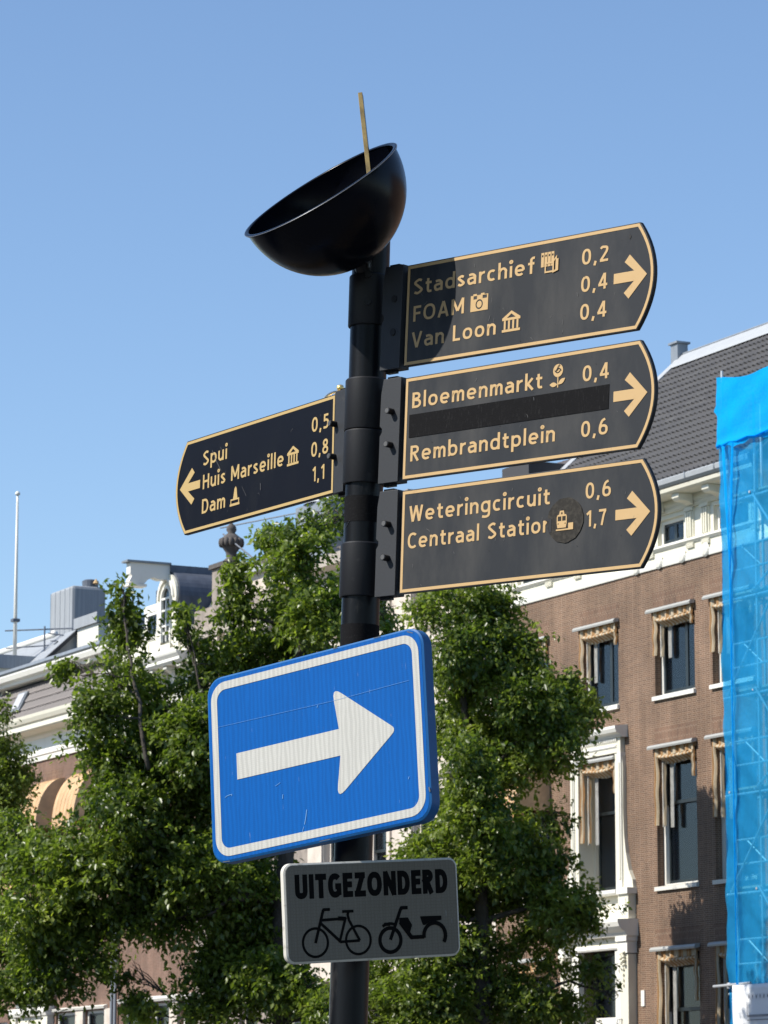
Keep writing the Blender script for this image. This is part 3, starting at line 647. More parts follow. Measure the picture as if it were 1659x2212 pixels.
# ------------------------------------------------------------------ blue one-way sign
def traffic_plate(name, t, r, u, W, H, rad, thick, face, rim, label, cat):
    e = empty(name, board_frame(t, r, u), label, cat)
    b = MB(); o = rrect(0, W, -H, 0, rad); ii = inset_poly(o, .0035)
    n = len(o); b.add([(x, y, -thick) for x, y in o] + [(x, y, -.002) for x, y in o] + [(x, y, 0) for x, y in ii],
        [tuple(range(n - 1, -1, -1))] + [(i, (i + 1) % n, (i + 1) % n + n, i + n) for i in range(n)] + [(i + n, (i + 1) % n + n, (i + 1) % n + 2 * n, i + 2 * n) for i in range(n)] + [tuple(range(2 * n, 3 * n))])
    b.build('sign_plate', rim, e, auto=25)
    flat('sign_face', [inset_poly(o, .0045)], face, e, .0004)
    return e
BS = traffic_plate('one_way_sign', (-.3787, 7.5193, .9575), (.7602, -.6407, .1079), (-.0473, .1111, .9927), .6, .4, .040, .027, BLUE, BLUEEDGE,
    'blue rectangular one-way traffic sign with a large white arrow pointing right', 'traffic sign')
flat('white_border', [rrect(.0125, .5875, -.3875, -.0125, .040), rrect(.0295, .5705, -.3705, -.0295, .024)], WHITE, BS, .0012)
ar = [(.080, -.2295), (.3675, -.2295), (.3525, -.3205), (.520, -.2015), (.3515, -.0815), (.3665, -.1735), (.080, -.1735)]
flat('white_arrow', [rounded(ar, [0, 0, .013, .011, .013, 0, 0])], WHITE, BS, .0012)
SCR = M('bare_scratch', (.12, .30, .58), .6)
strokes('scratch', [([(.043, -.262), (.050, -.259), (.063, -.258)], .0011), ([(.063, -.258), (.062, -.262)], .0011), ([(.262, -.356), (.266, -.344), (.270, -.326)], .0016), ([(.255, -.372), (.260, -.360)], .001), ([(.205, -.292), (.206, -.283)], .0014), ([(.186, -.262), (.200, -.257)], .0008), ([(.31, -.118), (.312, -.113)], .0012), ([(.545, -.31), (.547, -.305)], .0014), ([(.03, -.108), (.36, -.112), (.56, -.108)], .0004)], .001, SCR, BS, .0016)
strokes('rim_chip', [([(.36, -.0018), (.372, -.0018)], .0016), ([(.47, -.0015), (.49, -.002)], .0014), ([(.56, -.006), (.575, -.012)], .002), ([(.03, -.397), (.05, -.3985)], .002), ([(.30, -.3975), (.33, -.3975)], .0015), ([(.5965, -.335), (.5985, -.345)], .003)], .001, RIMM, BS, .0010)
for v in (-.07, -.33):
    MB().box(.28, .36, v - .013, v + .013, -.050, -.0272).build('bracket', SHEETBACK, BS, bevel=.001)
MB().tube([(.345, -.300, -.028), (.352, -.302, -.075), (.352, -.302, -.13)], .004, 10).build('clamp_bolt', BOLTM, BS)
for v in (-.07, -.33):
    MB().lathe([(.0415, -.012), (.0445, -.012), (.0445, .012), (.0415, .012)], 32).build('clamp_band', SHEETBACK, pole, auto=40, loc=(0, 0, ph(.775 if v < -.2 else 1.0) - .04))

# ------------------------------------------------------------------ exception plate
k = .988
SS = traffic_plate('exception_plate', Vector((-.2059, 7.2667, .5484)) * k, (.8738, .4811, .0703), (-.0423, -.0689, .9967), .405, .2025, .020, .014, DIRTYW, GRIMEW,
    'grubby white plate below the blue sign, reading UITGEZONDERD above a bicycle and a moped', 'traffic sign')
lettering('UITGEZONDERD', .024, .380, -.0725, .0495, SS, SIGNBLACK, .0008, bold=.125, track=.085)
def bike():
    w = .0045
    for cx, cy in ((.066, -.161), (.165, -.160)): flat('bicycle_symbol', annulus(cx, cy, .0285, .0052), SIGNBLACK, SS, .0008)
    strokes('bicycle_symbol', [([(.066, -.162), (.085, -.101), (.0875, -.0955), (.102, -.0955)], .0062), ([(.083, -.1165), (.1365, -.1150)], .0058), ([(.080, -.123), (.122, -.160), (.1225, -.163)], .0060),
      ([(.1375, -.113), (.1215, -.162)], .0056), ([(.1225, -.162), (.168, -.161)], .0056), ([(.168, -.161), (.145, -.119), (.142, -.107), (.145, -.101)], .0056), ([(.130, -.101), (.156, -.101)], .0058), ([(.120, -.1145), (.138, -.116)], .0085)], w, SIGNBLACK, SS, .0012)
bike()
flat('moped_symbol', annulus(.2395, -.1635, .0245, .0078), SIGNBLACK, SS, .0008)
strokes('moped_symbol', [([(.2395, -.163), (.2655, -.103), (.268, -.099), (.283, -.099)], .0072), (arcpts(.2395, -.1625, .0325, 70, 122, 8), .006), ([(.226, -.131), (.240, -.131)], .007),
   ([(.287, -.160), (.319, -.160)], .0078), ([(.264, -.128), (.290, -.161)], .0085), (arcpts(.344, -.158, .0255, 190, -35, 22), .0080)], .006, SIGNBLACK, SS, .0012)
flat('moped_symbol', [rounded([(.262, -.119), (.282, -.119), (.2915, -.135), (.285, -.151), (.280, -.151), (.262, -.132)], .002)], SIGNBLACK, SS, .0016)
flat('moped_symbol', [rounded([(.311, -.118), (.362, -.1185), (.362, -.1275), (.334, -.130), (.321, -.1365), (.317, -.1355)], .0015)], SIGNBLACK, SS, .0009)
MB().box(.13, .19, -.115, -.09, -.075, -.0142).build('bracket', SHEETBACK, SS)

# ------------------------------------------------------------------ the row of houses: shared builders
def house(name, s0, label):
    return empty(name, fmtx(s0), label, 'house')
class H:                                    # adds parts in street-front coordinates to one house
    def __init__(s, e, s0): s.e, s.s0 = e, s0
    def part(s, b, name, mat, parent=None, **k):
        me = MB(); me.v = [(x - s.s0, y, z) for x, y, z in b.v]; me.f = b.f
        return me.build(name, mat, parent or s.e, **k)
def wall(h, x0, x1, z0, z1, holes, mat, depth=.32, name='wall'):
    xs = sorted({x0, x1, *[a for o in holes for a in o[:2]]}); zs = sorted({z0, z1, *[a for o in holes for a in o[2:4]]})
    b = MB()
    for i in range(len(xs) - 1):
        run = None
        for j in range(len(zs) - 1):
            cx, cz = (xs[i] + xs[i + 1]) / 2, (zs[j] + zs[j + 1]) / 2
            inside = any(o[0] < cx < o[1] and o[2] < cz < o[3] for o in holes)
            if inside:
                if run: b.box(xs[i], xs[i + 1], 0, depth, run[0], run[1]); run = None
            else: run = (run[0] if run else zs[j], zs[j + 1])
        if run: b.box(xs[i], xs[i + 1], 0, depth, run[0], run[1])
    return h.part(b, name, mat)
_W = {}
def window(h, cx, z0, z1, w, kind, sill=True, frame=WHITEP, rec=.17, curtain=None, sillm=WHITEP):
    """thing > window > frame, sash, pane, sill; shared meshes for alike windows"""
    key = (round(w, 2), round(z1 - z0, 2), kind, rec); Hh = z1 - z0; x = w / 2
    if key not in _W:
        fr = MB(); t = .085
        fr.box(-x, -x + t, rec, rec + .12, 0, Hh).box(x - t, x, rec, rec + .12, 0, Hh).box(-x + t, x - t, rec, rec + .12, Hh - t, Hh).box(-x + t, x - t, rec, rec + .12, 0, .05)
        sa = MB(); a, c = -x + t, x - t; q = .055; y0, y1 = rec + .035, rec + .085; panes = []
        def leaf(u0, u1, v0, v1, dy=0):
            sa.box(u0, u0 + q, y0 + dy, y1 + dy, v0, v1).box(u1 - q, u1, y0 + dy, y1 + dy, v0, v1).box(u0 + q, u1 - q, y0 + dy, y1 + dy, v1 - q, v1).box(u0 + q, u1 - q, y0 + dy, y1 + dy, v0, v0 + q * 1.4)
            panes.append((u0 + q, u1 - q, v0 + q * 1.4, v1 - q, y0 + dy + .02))
        if kind == 'casement': leaf(a, a + (c - a) * .62, .05, Hh - t); leaf(a + (c - a) * .62, c, .05, Hh - t)
        elif kind == 'pair': leaf(a, 0, .05, Hh - t); leaf(0, c, .05, Hh - t)
        elif kind == 'sash': m_ = .05 + (Hh - .05 - t) * .60; leaf(a, c, m_ - .03, Hh - t, 0); leaf(a, c, .05, m_ + .03, .06)
        elif kind == 'cross':
            m_ = Hh * .66; leaf(a, 0, .05, m_); leaf(0, c, .05, m_); leaf(a, c, m_, Hh - t)
        else: leaf(a, c, .05, Hh - t)
        pm = [MB().box(p[0], p[1], p[4], p[4] + .006, p[2], p[3]).mesh('pane') for p in panes]
        sl = MB().prx([(-.07, -.105), (-.07, -.015), (rec, 0), (rec, -.105)], -x - .04, x + .04).mesh('sill')
        _W[key] = (fr.mesh('frame'), sa.mesh('sash'), pm, sl)
    fm, sm, pm, sl = _W[key]
    o = put('window', fm, frame, h.e, loc=(cx - h.s0, 0, z0))
    put('sash', sm, SASHM, o)
    for p in pm: put('pane', p, GLASS, o)
    if sill: put('sill', sl, sillm, o)
    if curtain: curtain(o, w, Hh, rec)
    return o
def curtains(left=.45, right=0, mat_l=None, mat_r=None, blind=0):
    def f(o, w, Hh, rec):
        def drape(x0, x1, mat):
            MB().sheet(lambda u, v: (x0 + (x1 - x0) * u, rec + .20 + .02 * math.sin(u * 34 + v * 2), .06 + (Hh - .1) * v), 40, 4).build('curtain', mat, o, smooth=True, fix=False)
        if left: drape(-w / 2 + .1, -w / 2 + .1 + left * w, mat_l or CURT)
        if right: drape(w / 2 - .1 - right * w, w / 2 - .1, mat_r or CURTW)  # pale right-hand cloth stands for sky light in the glass
        if blind: MB().box(-w * .2, w / 2 - .1, rec + .16, rec + .17, Hh * (1 - blind), Hh - .1).build('roller_blind', CURTW, o)
    return f
_A = {}
def folded_awning(s, z, w, label, drop=1.35, arms=(True, True), mat=None, group='folded striped awnings over the windows'):
    e = empty('window_awning', fmtx(s, 0, z), label, 'awning', group)
    x = w / 2; mat = mat or AWN; key = (round(w, 2), drop)
    if key not in _A:
        c = MB().prx([(-.13, -.02), (-.165, -.07), (-.155, -.11), (-.02, -.085), (-.02, .0)], -x - .14, x + .06).mesh('awning_box')
        rnd = random.Random(int(w * 100))
        v = MB().sheet(lambda u, t: (-x + .02 + (w - .04) * u, -.05 - .03 * math.sin(u * 40), -.09 - t * (.16 + .03 * abs(math.sin(u * math.pi * 7)))), 84, 4).mesh('valance', False, True)
        def fold(u, t):
            sag = .10 * (1 - (2 * u - 1) ** 2)
            a = t * math.pi * 1.6
            return (-x + .18 + (w - .2) * u, -.02 - .08 * math.sin(a) - .008 * math.sin(u * 50), -.24 - .15 * t - sag * (.2 + .6 * t) + .02 * math.cos(u * 7 + int(w * 50)) * t + .005 * math.sin(u * 37))
        g = MB().sheet(fold, 60, 14).mesh('folded_cloth', False, True)
        def drape(x0, wd, top, L, y, ph_):
            def f(u, t):
                pinch = 1 - .45 * math.exp(-((t - .12) / .1) ** 2) + .25 * math.exp(-((t - .35) / .18) ** 2)
                return (x0 + (u - .5) * wd * pinch + .007 * math.sin(t * 7 + ph_), y - .03 * math.sin(u * math.pi * 4 + ph_) - .01 * math.sin(t * 14 + ph_), top - t * L)
            return MB().sheet(f, 12, 26).mesh('side_cloth', False, True)
        d1 = drape(-x + .09, .13, -.16, drop, -.05, 0); d2 = drape(-x + .24, .09, -.20, drop * .98, .06, 1.3); d3 = drape(x - .035, .09, -.14, drop * .42, -.05, 2)
        ar = MB().box(-x + .215, -x + .245, .02, .05, -.2 - drop, -.1)
        for k in range(4): ar.box(-x + .39 + k * .035, -x + .41 + k * .035, .125, .145, -.25 - drop * .98, -.15)
        _A[key] = (c, v, g, d1, d2, d3, ar.mesh('arm'))
    c, v, g, d1, d2, d3, ar = _A[key]
    put('awning_box', c, CASS, e); put('valance', v, mat, e); put('folded_cloth', g, mat, e)
    put('side_cloth', d1, mat, e); put('side_cloth', d2, mat, e); put('side_cloth', d3, mat, e); put('arm', ar, AWNG, e)
    return e
def open_awning(s, z, w, out, drop, label, mat=None):
    e = empty('open_awning', fmtx(s, 0, z), label, 'awning', 'opened orange awnings on the houses to the left')
    x = w / 2; mat = mat or AWNO
    prof = [(-out * math.sin(R(a)), -drop * .86 * (1 - math.cos(R(a)))) for a in range(0, 91, 9)]
    b = MB()
    for k in range(12):
        xa, xb = -x + w * k / 12, -x + w * (k + 1) / 12
        for i in range(len(prof) - 1):
            (ya, za), (yb, zb) = prof[i], prof[i + 1]; g = .012 if k % 2 else 0
            b.add([(xa, ya - g, za - g), (xb, ya - g, za - g), (xb, yb - g, zb - g), (xa, yb - g, zb - g)], [(0, 1, 2, 3)])
    b.build('canopy', mat, e, thick=.006)
    MB().sheet(lambda u, t: (-x + w * u, -out - .01, -drop * .86 - t * (.16 + .03 * abs(math.sin(u * math.pi * 8)))), 64, 3).build('valance', mat, e, thick=.004)
    for sx in (-x, x):
        n = len(prof); MB().add([(sx, 0, 0)] + [(sx, y, zz) for y, zz in prof[1:]] + [(sx, 0, -drop * .86)], [tuple(range(n + 1))]).build('side_panel', mat, e, thick=.006)
    return e
def arch(h, cx, z, w, hgt=.34, mat=SOLDIER, sp=.10):
    x = w / 2
    return h.part(MB().pry([(cx - x, z), (cx - x - sp, z + hgt), (cx + x + sp, z + hgt), (cx + x, z)], -.004, .03), 'brick_arch', mat)
def shell(h, x0, x1, zt, depth=11, mat=BRICK):
    h.part(MB().box(x0, x0 + .3, .32, depth, 0, zt), 'side_wall', mat); h.part(MB().box(x1 - .3, x1, .32, depth, 0, zt), 'side_wall', mat)
    h.part(MB().box(x0 + .3, x1 - .3, depth - .3, depth, 0, zt), 'back_wall', mat)
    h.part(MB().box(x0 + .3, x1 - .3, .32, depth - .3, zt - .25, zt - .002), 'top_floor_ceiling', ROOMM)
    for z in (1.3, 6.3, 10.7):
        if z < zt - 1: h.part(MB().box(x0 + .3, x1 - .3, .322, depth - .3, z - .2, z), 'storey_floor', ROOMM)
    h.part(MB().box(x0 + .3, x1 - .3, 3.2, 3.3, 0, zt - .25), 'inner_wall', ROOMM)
def tiles(h, parent, x0, x1, y0, z0, ang, length, mat, wd=.185, ln=.34, near=None, maxn=300, x_off=0):
    """pantiles laid on a slope that rises away from the street"""
    n = max(1, int((x1 - x0) / wd)); m = max(1, int(length / ln)); c, s_ = math.cos(ang), math.sin(ang)
    K = 7; pr = []
    for i in range(K + 1):
        u = i / K; pr.append((u * (wd + .018), .046 * math.sin(u * 2 * math.pi * .95 + .5) + .0))
    tb = MB(); L = ln + .05; vs = []
    for (u, hh) in pr: vs.append((u, -.05 * c - (hh + .062) * s_, -.05 * s_ + (hh + .062) * c))
    for (u, hh) in pr: vs.append((u, (L - .05) * c - (hh + .004) * s_, (L - .05) * s_ + (hh + .004) * c))
    for (u, hh) in pr: vs.append((u, -.05 * c - (hh + .030) * s_, -.05 * s_ + (hh + .030) * c))
    nn = K + 1
    tb.add(vs, [(i, i + 1, i + 1 + nn, i + nn) for i in range(K)] + [(i + 2 * nn, i + 1 + 2 * nn, i + 1, i) for i in range(K)] + [(0, nn, 2 * nn), (K, 2 * nn + K, nn + K)])
    cells = [(i, j) for j in range(m) for i in range(n)]
    if near: cells.sort(key=lambda q: near(x0 + (q[0] + .5) * wd, q[1] * ln))
    else: cells.sort(key=lambda q: -q[0])
    me = tb.mesh('roof_tile', False, True); me.set_sharp_from_angle(angle=R(45)); me.materials.append(mat)
    rest = MB(); rr = random.Random(3)
    for k, (i, j) in enumerate(cells):
        x = x0 + i * wd - h.s0; y = y0 + j * ln * c; z = z0 + j * ln * s_
        if k < maxn:
            o = bpy.data.objects.new('roof_tile', me); col.objects.link(o); o.parent = parent
            o.location = (x, y + rr.uniform(-.004, .004), z + rr.uniform(-.004, .006)); o.rotation_euler = (rr.uniform(-.012, .012), 0, rr.uniform(-.01, .01))
        else:
            jz = rr.uniform(-.004, .006); rest.add([(a + x, b_ + y, cc + z + jz) for a, b_, cc in tb.v], tb.f)
    if rest.v:
        o = rest.build('roof_tiling', mat, parent, smooth=True, fix=False); o.data.set_sharp_from_angle(angle=R(45)); o['kind'] = 'stuff'

# ------------------------------------------------------------------ house with the white door surround (right of centre)
sA = -3.58; eA = house('brick_house', sA, 'brown brick canal house with striped awnings, white door surround and a tall dark pantile roof'); A = H(eA, sA)
bays = [-6.78, -.285, 2.12]; ww = 1.68
holes = [(c - ww / 2, c + ww / 2, 11.30, 13.24) for c in (*bays, -3.56)] + [(c - ww / 2, c + ww / 2, 7.06, 10.17) for c in bays] + [(c - ww / 2, c + ww / 2, 2.4, 5.68) for c in bays] + [(-4.45, -2.80, 7.10, 10.16), (-4.42, -2.82, 1.3, 5.78)]
wall(A, -8.6, 3.9, 0, 14.17, holes, BRICK); shell(A, -8.6, 3.9, 14.0)
cu = [curtains(.42, .36), curtains(.42, .40), curtains(.30, .3), curtains(.45, .38)]
for i, c in enumerate((-6.78, -3.56, -.285, 2.12)): window(A, c, 11.30, 13.24, ww, 'casement', curtain=cu[i]); arch(A, c, 13.30, ww - .02)
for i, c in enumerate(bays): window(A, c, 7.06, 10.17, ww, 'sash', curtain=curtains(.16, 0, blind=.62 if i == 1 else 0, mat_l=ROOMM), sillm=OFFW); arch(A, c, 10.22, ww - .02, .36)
for c in bays: window(A, c, 2.4, 5.68, ww, 'sash', sillm=OFFW); arch(A, c, 5.74, ww - .02, .36, sp=.14)
window(A, -3.625, 7.10, 10.16, 1.64, 'sash', sill=False, rec=.30, frame=CREAM, curtain=curtains(.35, 0, mat_l=ROOMM))
# white top storey band with little windows, pilasters and corbels
eave = [(-6.78, .64), (-3.56, .64), (-.285, .47), (2.12, .70)]
hb = [(c - .5 if c < 2 else 1.42, c + (.46 if c < 2 else .72), 14.66, 15.24) for c, q in eave]
hb = [(-7.42, -6.14, 14.66, 15.24), (-4.2, -2.92, 14.66, 15.24), (-.93, .18, 14.66, 15.24), (1.42, 2.82, 14.66, 15.24)]
wall(A, -8.6, 3.9, 14.17, 15.46, hb, CREAM, .3, 'frieze')
for q in hb: window(A, (q[0] + q[1]) / 2, q[2], q[3], q[1] - q[0], 'pair', sill=False, rec=.10)
A.part(MB().prx([(0, 14.17), (-.035, 14.17), (-.045, 14.21), (-.045, 14.325), (-.03, 14.34), (0, 14.345)], -8.6, 3.9), 'frieze_moulding', WHITEP)
A.part(MB().prx([(0, 14.545), (-.02, 14.545), (-.05, 14.575), (-.085, 14.60), (-.085, 14.645), (0, 14.66)], -8.6, 3.9), 'string_course', WHITEP)
for q in hb:
    for x in (q[0] - .45, q[1] + .14):
        b = MB().box(x, x + .31, -.035, 0, 14.66, 15.26)
        for k in range(3): b.box(x + .045 + k * .085, x + .045 + k * .085 + .05, -.075, -.036, 14.68, 15.24)
        b.box(x - .02, x + .33, -.08, 0, 15.262, 15.34)
        b.box(x + .01, x + .30, -.05, -.001, 14.44, 14.543)
        for k in range(5): b.box(x + .02 + k * .055, x + .05 + k * .055, -.06, -.051, 14.46, 14.54)
        A.part(b, 'pilaster', CREAM)
A.part(MB().prx([(0, 15.34), (-.06, 15.34), (-.09, 15.40), (-.09, 15.45), (-.12, 15.50), (-.12, 15.60), (0, 15.60)], -8.6, 3.9), 'architrave', CREAM)
for k in range(10):
    x = -8.2 + k * 1.235
    if x < 3.6: A.part(MB().prx([(-.12, 15.60), (-.50, 15.60), (-.50, 15.50), (-.44, 15.44), (-.25, 15.42), (-.12, 15.36)], x + .05, x + .33), 'corbel', CREAM, bevel=.01)
A.part(MB().prx([(.1, 15.602), (-.55, 15.602), (-.62, 15.64), (-.64, 15.72), (.1, 15.74)], -8.65, 3.95), 'soffit_board', CREAM)
A.part(MB().prx([(.1, 15.742), (-.66, 15.742), (-.72, 15.80), (-.74, 15.90), (-.70, 15.93), (-.60, 15.90), (-.58, 15.82), (.1, 15.82)], -8.65, 3.95), 'gutter', LEAD)
for k in range(11):
    A.part(MB().box(-8.2 + k * 1.2, -8.17 + k * 1.2, -.746, -.60, 15.80, 15.935), 'gutter_strap', ZINC)
# roof
ra = R(42.5); RL = 6.78; RY, RZ = -.50, 15.98
rf = A.part(MB().prx([(RY, RZ - .06), (RY + RL * math.cos(ra), RZ - .06 + RL * math.sin(ra)), (RY + 2 * RL * math.cos(ra), RZ - .06), (RY + 2 * RL * math.cos(ra), RZ - .3), (RY, RZ - .16)], -7.0, 3.9), 'roof', ROOFBASE)
tiles(A, rf, -6.96, 3.9, RY, RZ, ra, RL - .12, TILE, near=lambda x, l: abs(x - 0.0) * 1.0 + abs(l - 2.0) * .8)
yr, zr = RY + RL * math.cos(ra), RZ + RL * math.sin(ra)
A.part(MB().prx([(yr - .36, zr - .20), (yr - .30, zr - .10), (yr - .05, zr + .16), (yr + .05, zr + .16), (yr + .36, zr - .20)], -7.1, 3.9), 'ridge_flashing', LEAD)
A.part(MB().tube([(-7.1, yr, zr + .19), (3.9, yr, zr + .19)], .035, 8), 'ridge_roll', ZINC)
cN, sN = math.cos(ra), math.sin(ra)
def slope(d0, d1, off0, off1): return [(RY + d0 * cN - off0 * sN, RZ + d0 * sN + off0 * cN), (RY + d1 * cN - off0 * sN, RZ + d1 * sN + off0 * cN), (RY + d1 * cN - off1 * sN, RZ + d1 * sN + off1 * cN), (RY + d0 * cN - off1 * sN, RZ + d0 * sN + off1 * cN)]
A.part(MB().prx(slope(0, RL, -.06, .10), -7.26, -6.94), 'verge_flashing', LEAD)
A.part(MB().box(-7.28, -6.96, yr - .16, yr + .14, zr - .1, zr + .46), 'roof_vent', ZINC); A.part(MB().box(-7.33, -6.91, yr - .21, yr + .19, zr + .46, zr + .51), 'vent_cap', ZINC)
A.part(MB().box(-8.6, -7.27, .25, 7, 15.5, 17.75), 'dark_dormer', DARKP)
# door surround and the framed window above it
def sym(f):                                # mirror about the door axis
    return [f(1), f(-1)]
ax = -3.60
A.part(MB().prx([(0, 10.52), (-.16, 10.52), (-.20, 10.58), (-.30, 10.62), (-.34, 10.70), (-.34, 10.76), (-.05, 10.80), (0, 10.80)], ax - 1.26, ax + 1.26), 'pediment', WHITEP)
A.part(MB().box(ax - 1.12, ax + 1.12, -.12, 0, 10.18, 10.52), 'entablature', CREAM)
b = MB()
for k in range(26): b.box(ax - 1.0 + k * .078, ax - .96 + k * .078, -.16, -.12, 10.44, 10.515)
A.part(b, 'dentils', WHITEP)
A.part(MB().prx([(-.121, 10.30), (-.135, 10.30), (-.15, 10.33), (-.135, 10.36), (-.121, 10.36)], ax - .95, ax + .95), 'entablature_moulding', WHITEP)
for sg in (1, -1):
    def X(a, c_): return (min(ax + sg * a, ax + sg * c_), max(ax + sg * a, ax + sg * c_))
    A.part(MB().box(*X(.83, .99), -.10, .30, 7.1, 10.18), 'window_jamb', CREAM)
    A.part(MB().box(*X(.99, 1.14), -.13, 0, 7.1, 10.18), 'pilaster', WHITEP)
    A.part(MB().box(*X(1.02, 1.10), -.15, -.131, 7.3, 9.95), 'pilaster_panel', CREAM)
    pts = [(1.14, 10.1), (1.17, 9.9), (1.16, 8.9), (1.19, 8.3), (1.26, 7.9), (1.38, 7.5), (1.53, 7.28), (1.56, 7.10), (1.14, 7.10)]
    A.part(MB().pry([(ax + sg * p, z) for p, z in pts], -.09, 0), 'scroll', CREAM)
    A.part(MB().box(*X(1.10, 1.58), -.26, 0, 6.96, 7.098), 'ledge_return', WHITEP)
    A.part(MB().box(*X(1.08, 1.52), -.20, 0, 6.40, 6.958), 'pedestal', CREAM); A.part(MB().box(*X(1.20, 1.40), -.215, -.201, 6.5, 6.86), 'pedestal_panel', WHITEP)
    A.part(MB().box(*X(1.16, 1.52), -.22, 0, 1.3, 5.62), 'door_pilaster', CREAM)
    A.part(MB().box(*X(.82, 1.16), -.14, .3, 1.3, 5.72), 'door_jamb', WHITEP)
    c_ = MB().box(*X(1.10, 1.58), -.30, 0, 5.90, 6.02).box(*X(1.13, 1.55), -.26, 0, 5.64, 5.898)
    A.part(c_, 'capital', WHITEP)
    b = MB(); xx = ax + sg * 1.34
    for k in range(9):
        a = k * 2.39; b.lathe([(.001, -.04), (.045, -.02), (.05, .01), (.001, .04)], 8, (xx + .08 * math.cos(a), -.26, 5.66 - .035 * k))
    for k in range(4): b.lathe([(.001, -.05), (.04 - .006 * k, 0), (.001, .05)], 7, (xx, -.24, 5.28 - .12 * k))
    A.part(b, 'carved_drop', CREAM, smooth=True)
A.part(MB().prx([(0, 6.96), (-.24, 6.96), (-.27, 7.0), (-.27, 7.07), (-.1, 7.098), (.3, 7.098), (.3, 6.96)], ax - 1.08, ax + 1.08), 'ledge', WHITEP)
A.part(MB().box(ax - 1.08, ax + 1.08, -.05, 0, 6.40, 6.955), 'apron', CREAM)
A.part(MB().prx([(0, 6.02), (-.30, 6.02), (-.34, 6.10), (-.44, 6.16), (-.50, 6.22), (-.54, 6.32), (-.54, 6.38), (-.2, 6.398), (0, 6.398)], ax - 1.62, ax + 1.62), 'door_hood', WHITEP)
A.part(MB().box(ax - 1.10, ax + 1.10, -.15, 0, 5.74, 6.018), 'door_lintel', CREAM)
A.part(MB().prx([(-.151, 5.74), (-.18, 5.74), (-.2, 5.78), (-.18, 5.84), (-.151, 5.84)], ax - 1.1, ax + 1.1), 'lintel_moulding', WHITEP)
dr = A.part(MB().box(ax - .78, ax + .78, .30, .38, 1.3, 4.05), 'door', SASHM)
fl = A.part(MB().box(ax - .78, ax + .78, .26, .34, 4.052, 4.26), 'transom', WHITEP)
A.part(MB().box(ax - .70, ax + .70, .31, .32, 4.28, 5.72), 'fanlight', GLASS)
A.part(MB().box(ax - .80, ax - .705, .24, .36, 4.262, 5.73).box(ax + .705, ax + .80, .24, .36, 4.262, 5.73).box(ax - .704, ax + .704, .24, .36, 5.66, 5.73), 'fanlight_frame', SASHM)
A.part(MB().box(ax - .55, ax - .08, .285, .299, 2.9, 3.8).box(ax + .08, ax + .55, .285, .299, 2.9, 3.8), 'door_panels', SASHM)
hn = lettering('477', ax + 1.01, ax + 1.26, 4.05, .14, eA, PRINT, .235, up='z', name='house_number'); hn.location = (-sA, 0, 0)
A.part(MB().box(-1.86, -1.72, -.03, 0, 4.45, 4.80), 'entry_box', WHITEP)
A.part(MB().box(ax - 1.9, ax + 1.9, -1.6, 0, .12, 1.3), 'stoop', GREYSTONE)
# awnings of this house
pos = {-6.78: 'far left bay', -3.56: 'bay above the white pediment', -.285: 'bay right of the white door surround', 2.12: 'bay beside the blue netting'}
for c, t in pos.items(): folded_awning(c, 13.28, ww, 'folded striped top floor awning, ' + t, 1.12 if c != -.285 else .92)
folded_awning(ax - .02, 10.15, 1.60, 'folded striped awning inside the white framed window above the door', 1.75)
folded_awning(-.285, 10.21, ww, 'folded striped awning on the middle floor, right of the white framed window', 1.65)
folded_awning(2.12, 10.21, ww, 'folded striped awning on the middle floor, half behind the blue netting', 1.65)
folded_awning(-.285, 5.73, ww, 'dusty folded awning on the lowest floor, right of the white door surround', 2.6)
folded_awning(2.12, 5.73, ww, 'dusty folded awning on the lowest floor, beside the scaffold tube', 2.6)
folded_awning(-6.78, 5.73, ww, 'orange folded awning on the lowest floor, left of the white door surround', 1.1, mat=AWNO)
open_awning(-6.78, 10.2, 1.7, .95, 1.25, 'opened orange awning on the middle floor behind the right-hand tree')

# ------------------------------------------------------------------ neighbour to the right, wrapped in scaffolding
eR = house('brick_house', 9, 'brick house behind the blue scaffold netting at the right edge'); Rr = H(eR, 9)
rb = [5.6, 8.6, 11.6]
wall(Rr, 3.9, 14, 0, 13.9, [(c - .8, c + .8, z, z + q) for c in rb for z, q in ((2.4, 3.2), (7.0, 3.0), (11.2, 1.9))], BRICKC); shell(Rr, 3.9, 14, 13.8, mat=BRICKC)
for c in rb:
    for z, q in ((2.4, 3.2), (7.0, 3.0), (11.2, 1.9)): window(Rr, c, z, z + q, 1.6, 'sash')
Rr.part(MB().prx([(.3, 13.9), (-.1, 13.9), (-.14, 14.3), (-.4, 14.5), (-.5, 14.9), (.3, 15.0)], 3.92, 14), 'cornice', WHITEP)
Rr.part(MB().prx([(-.4, 15.0), (4.2, 18.8), (9, 15.0)], 3.92, 14), 'roof', TILE)
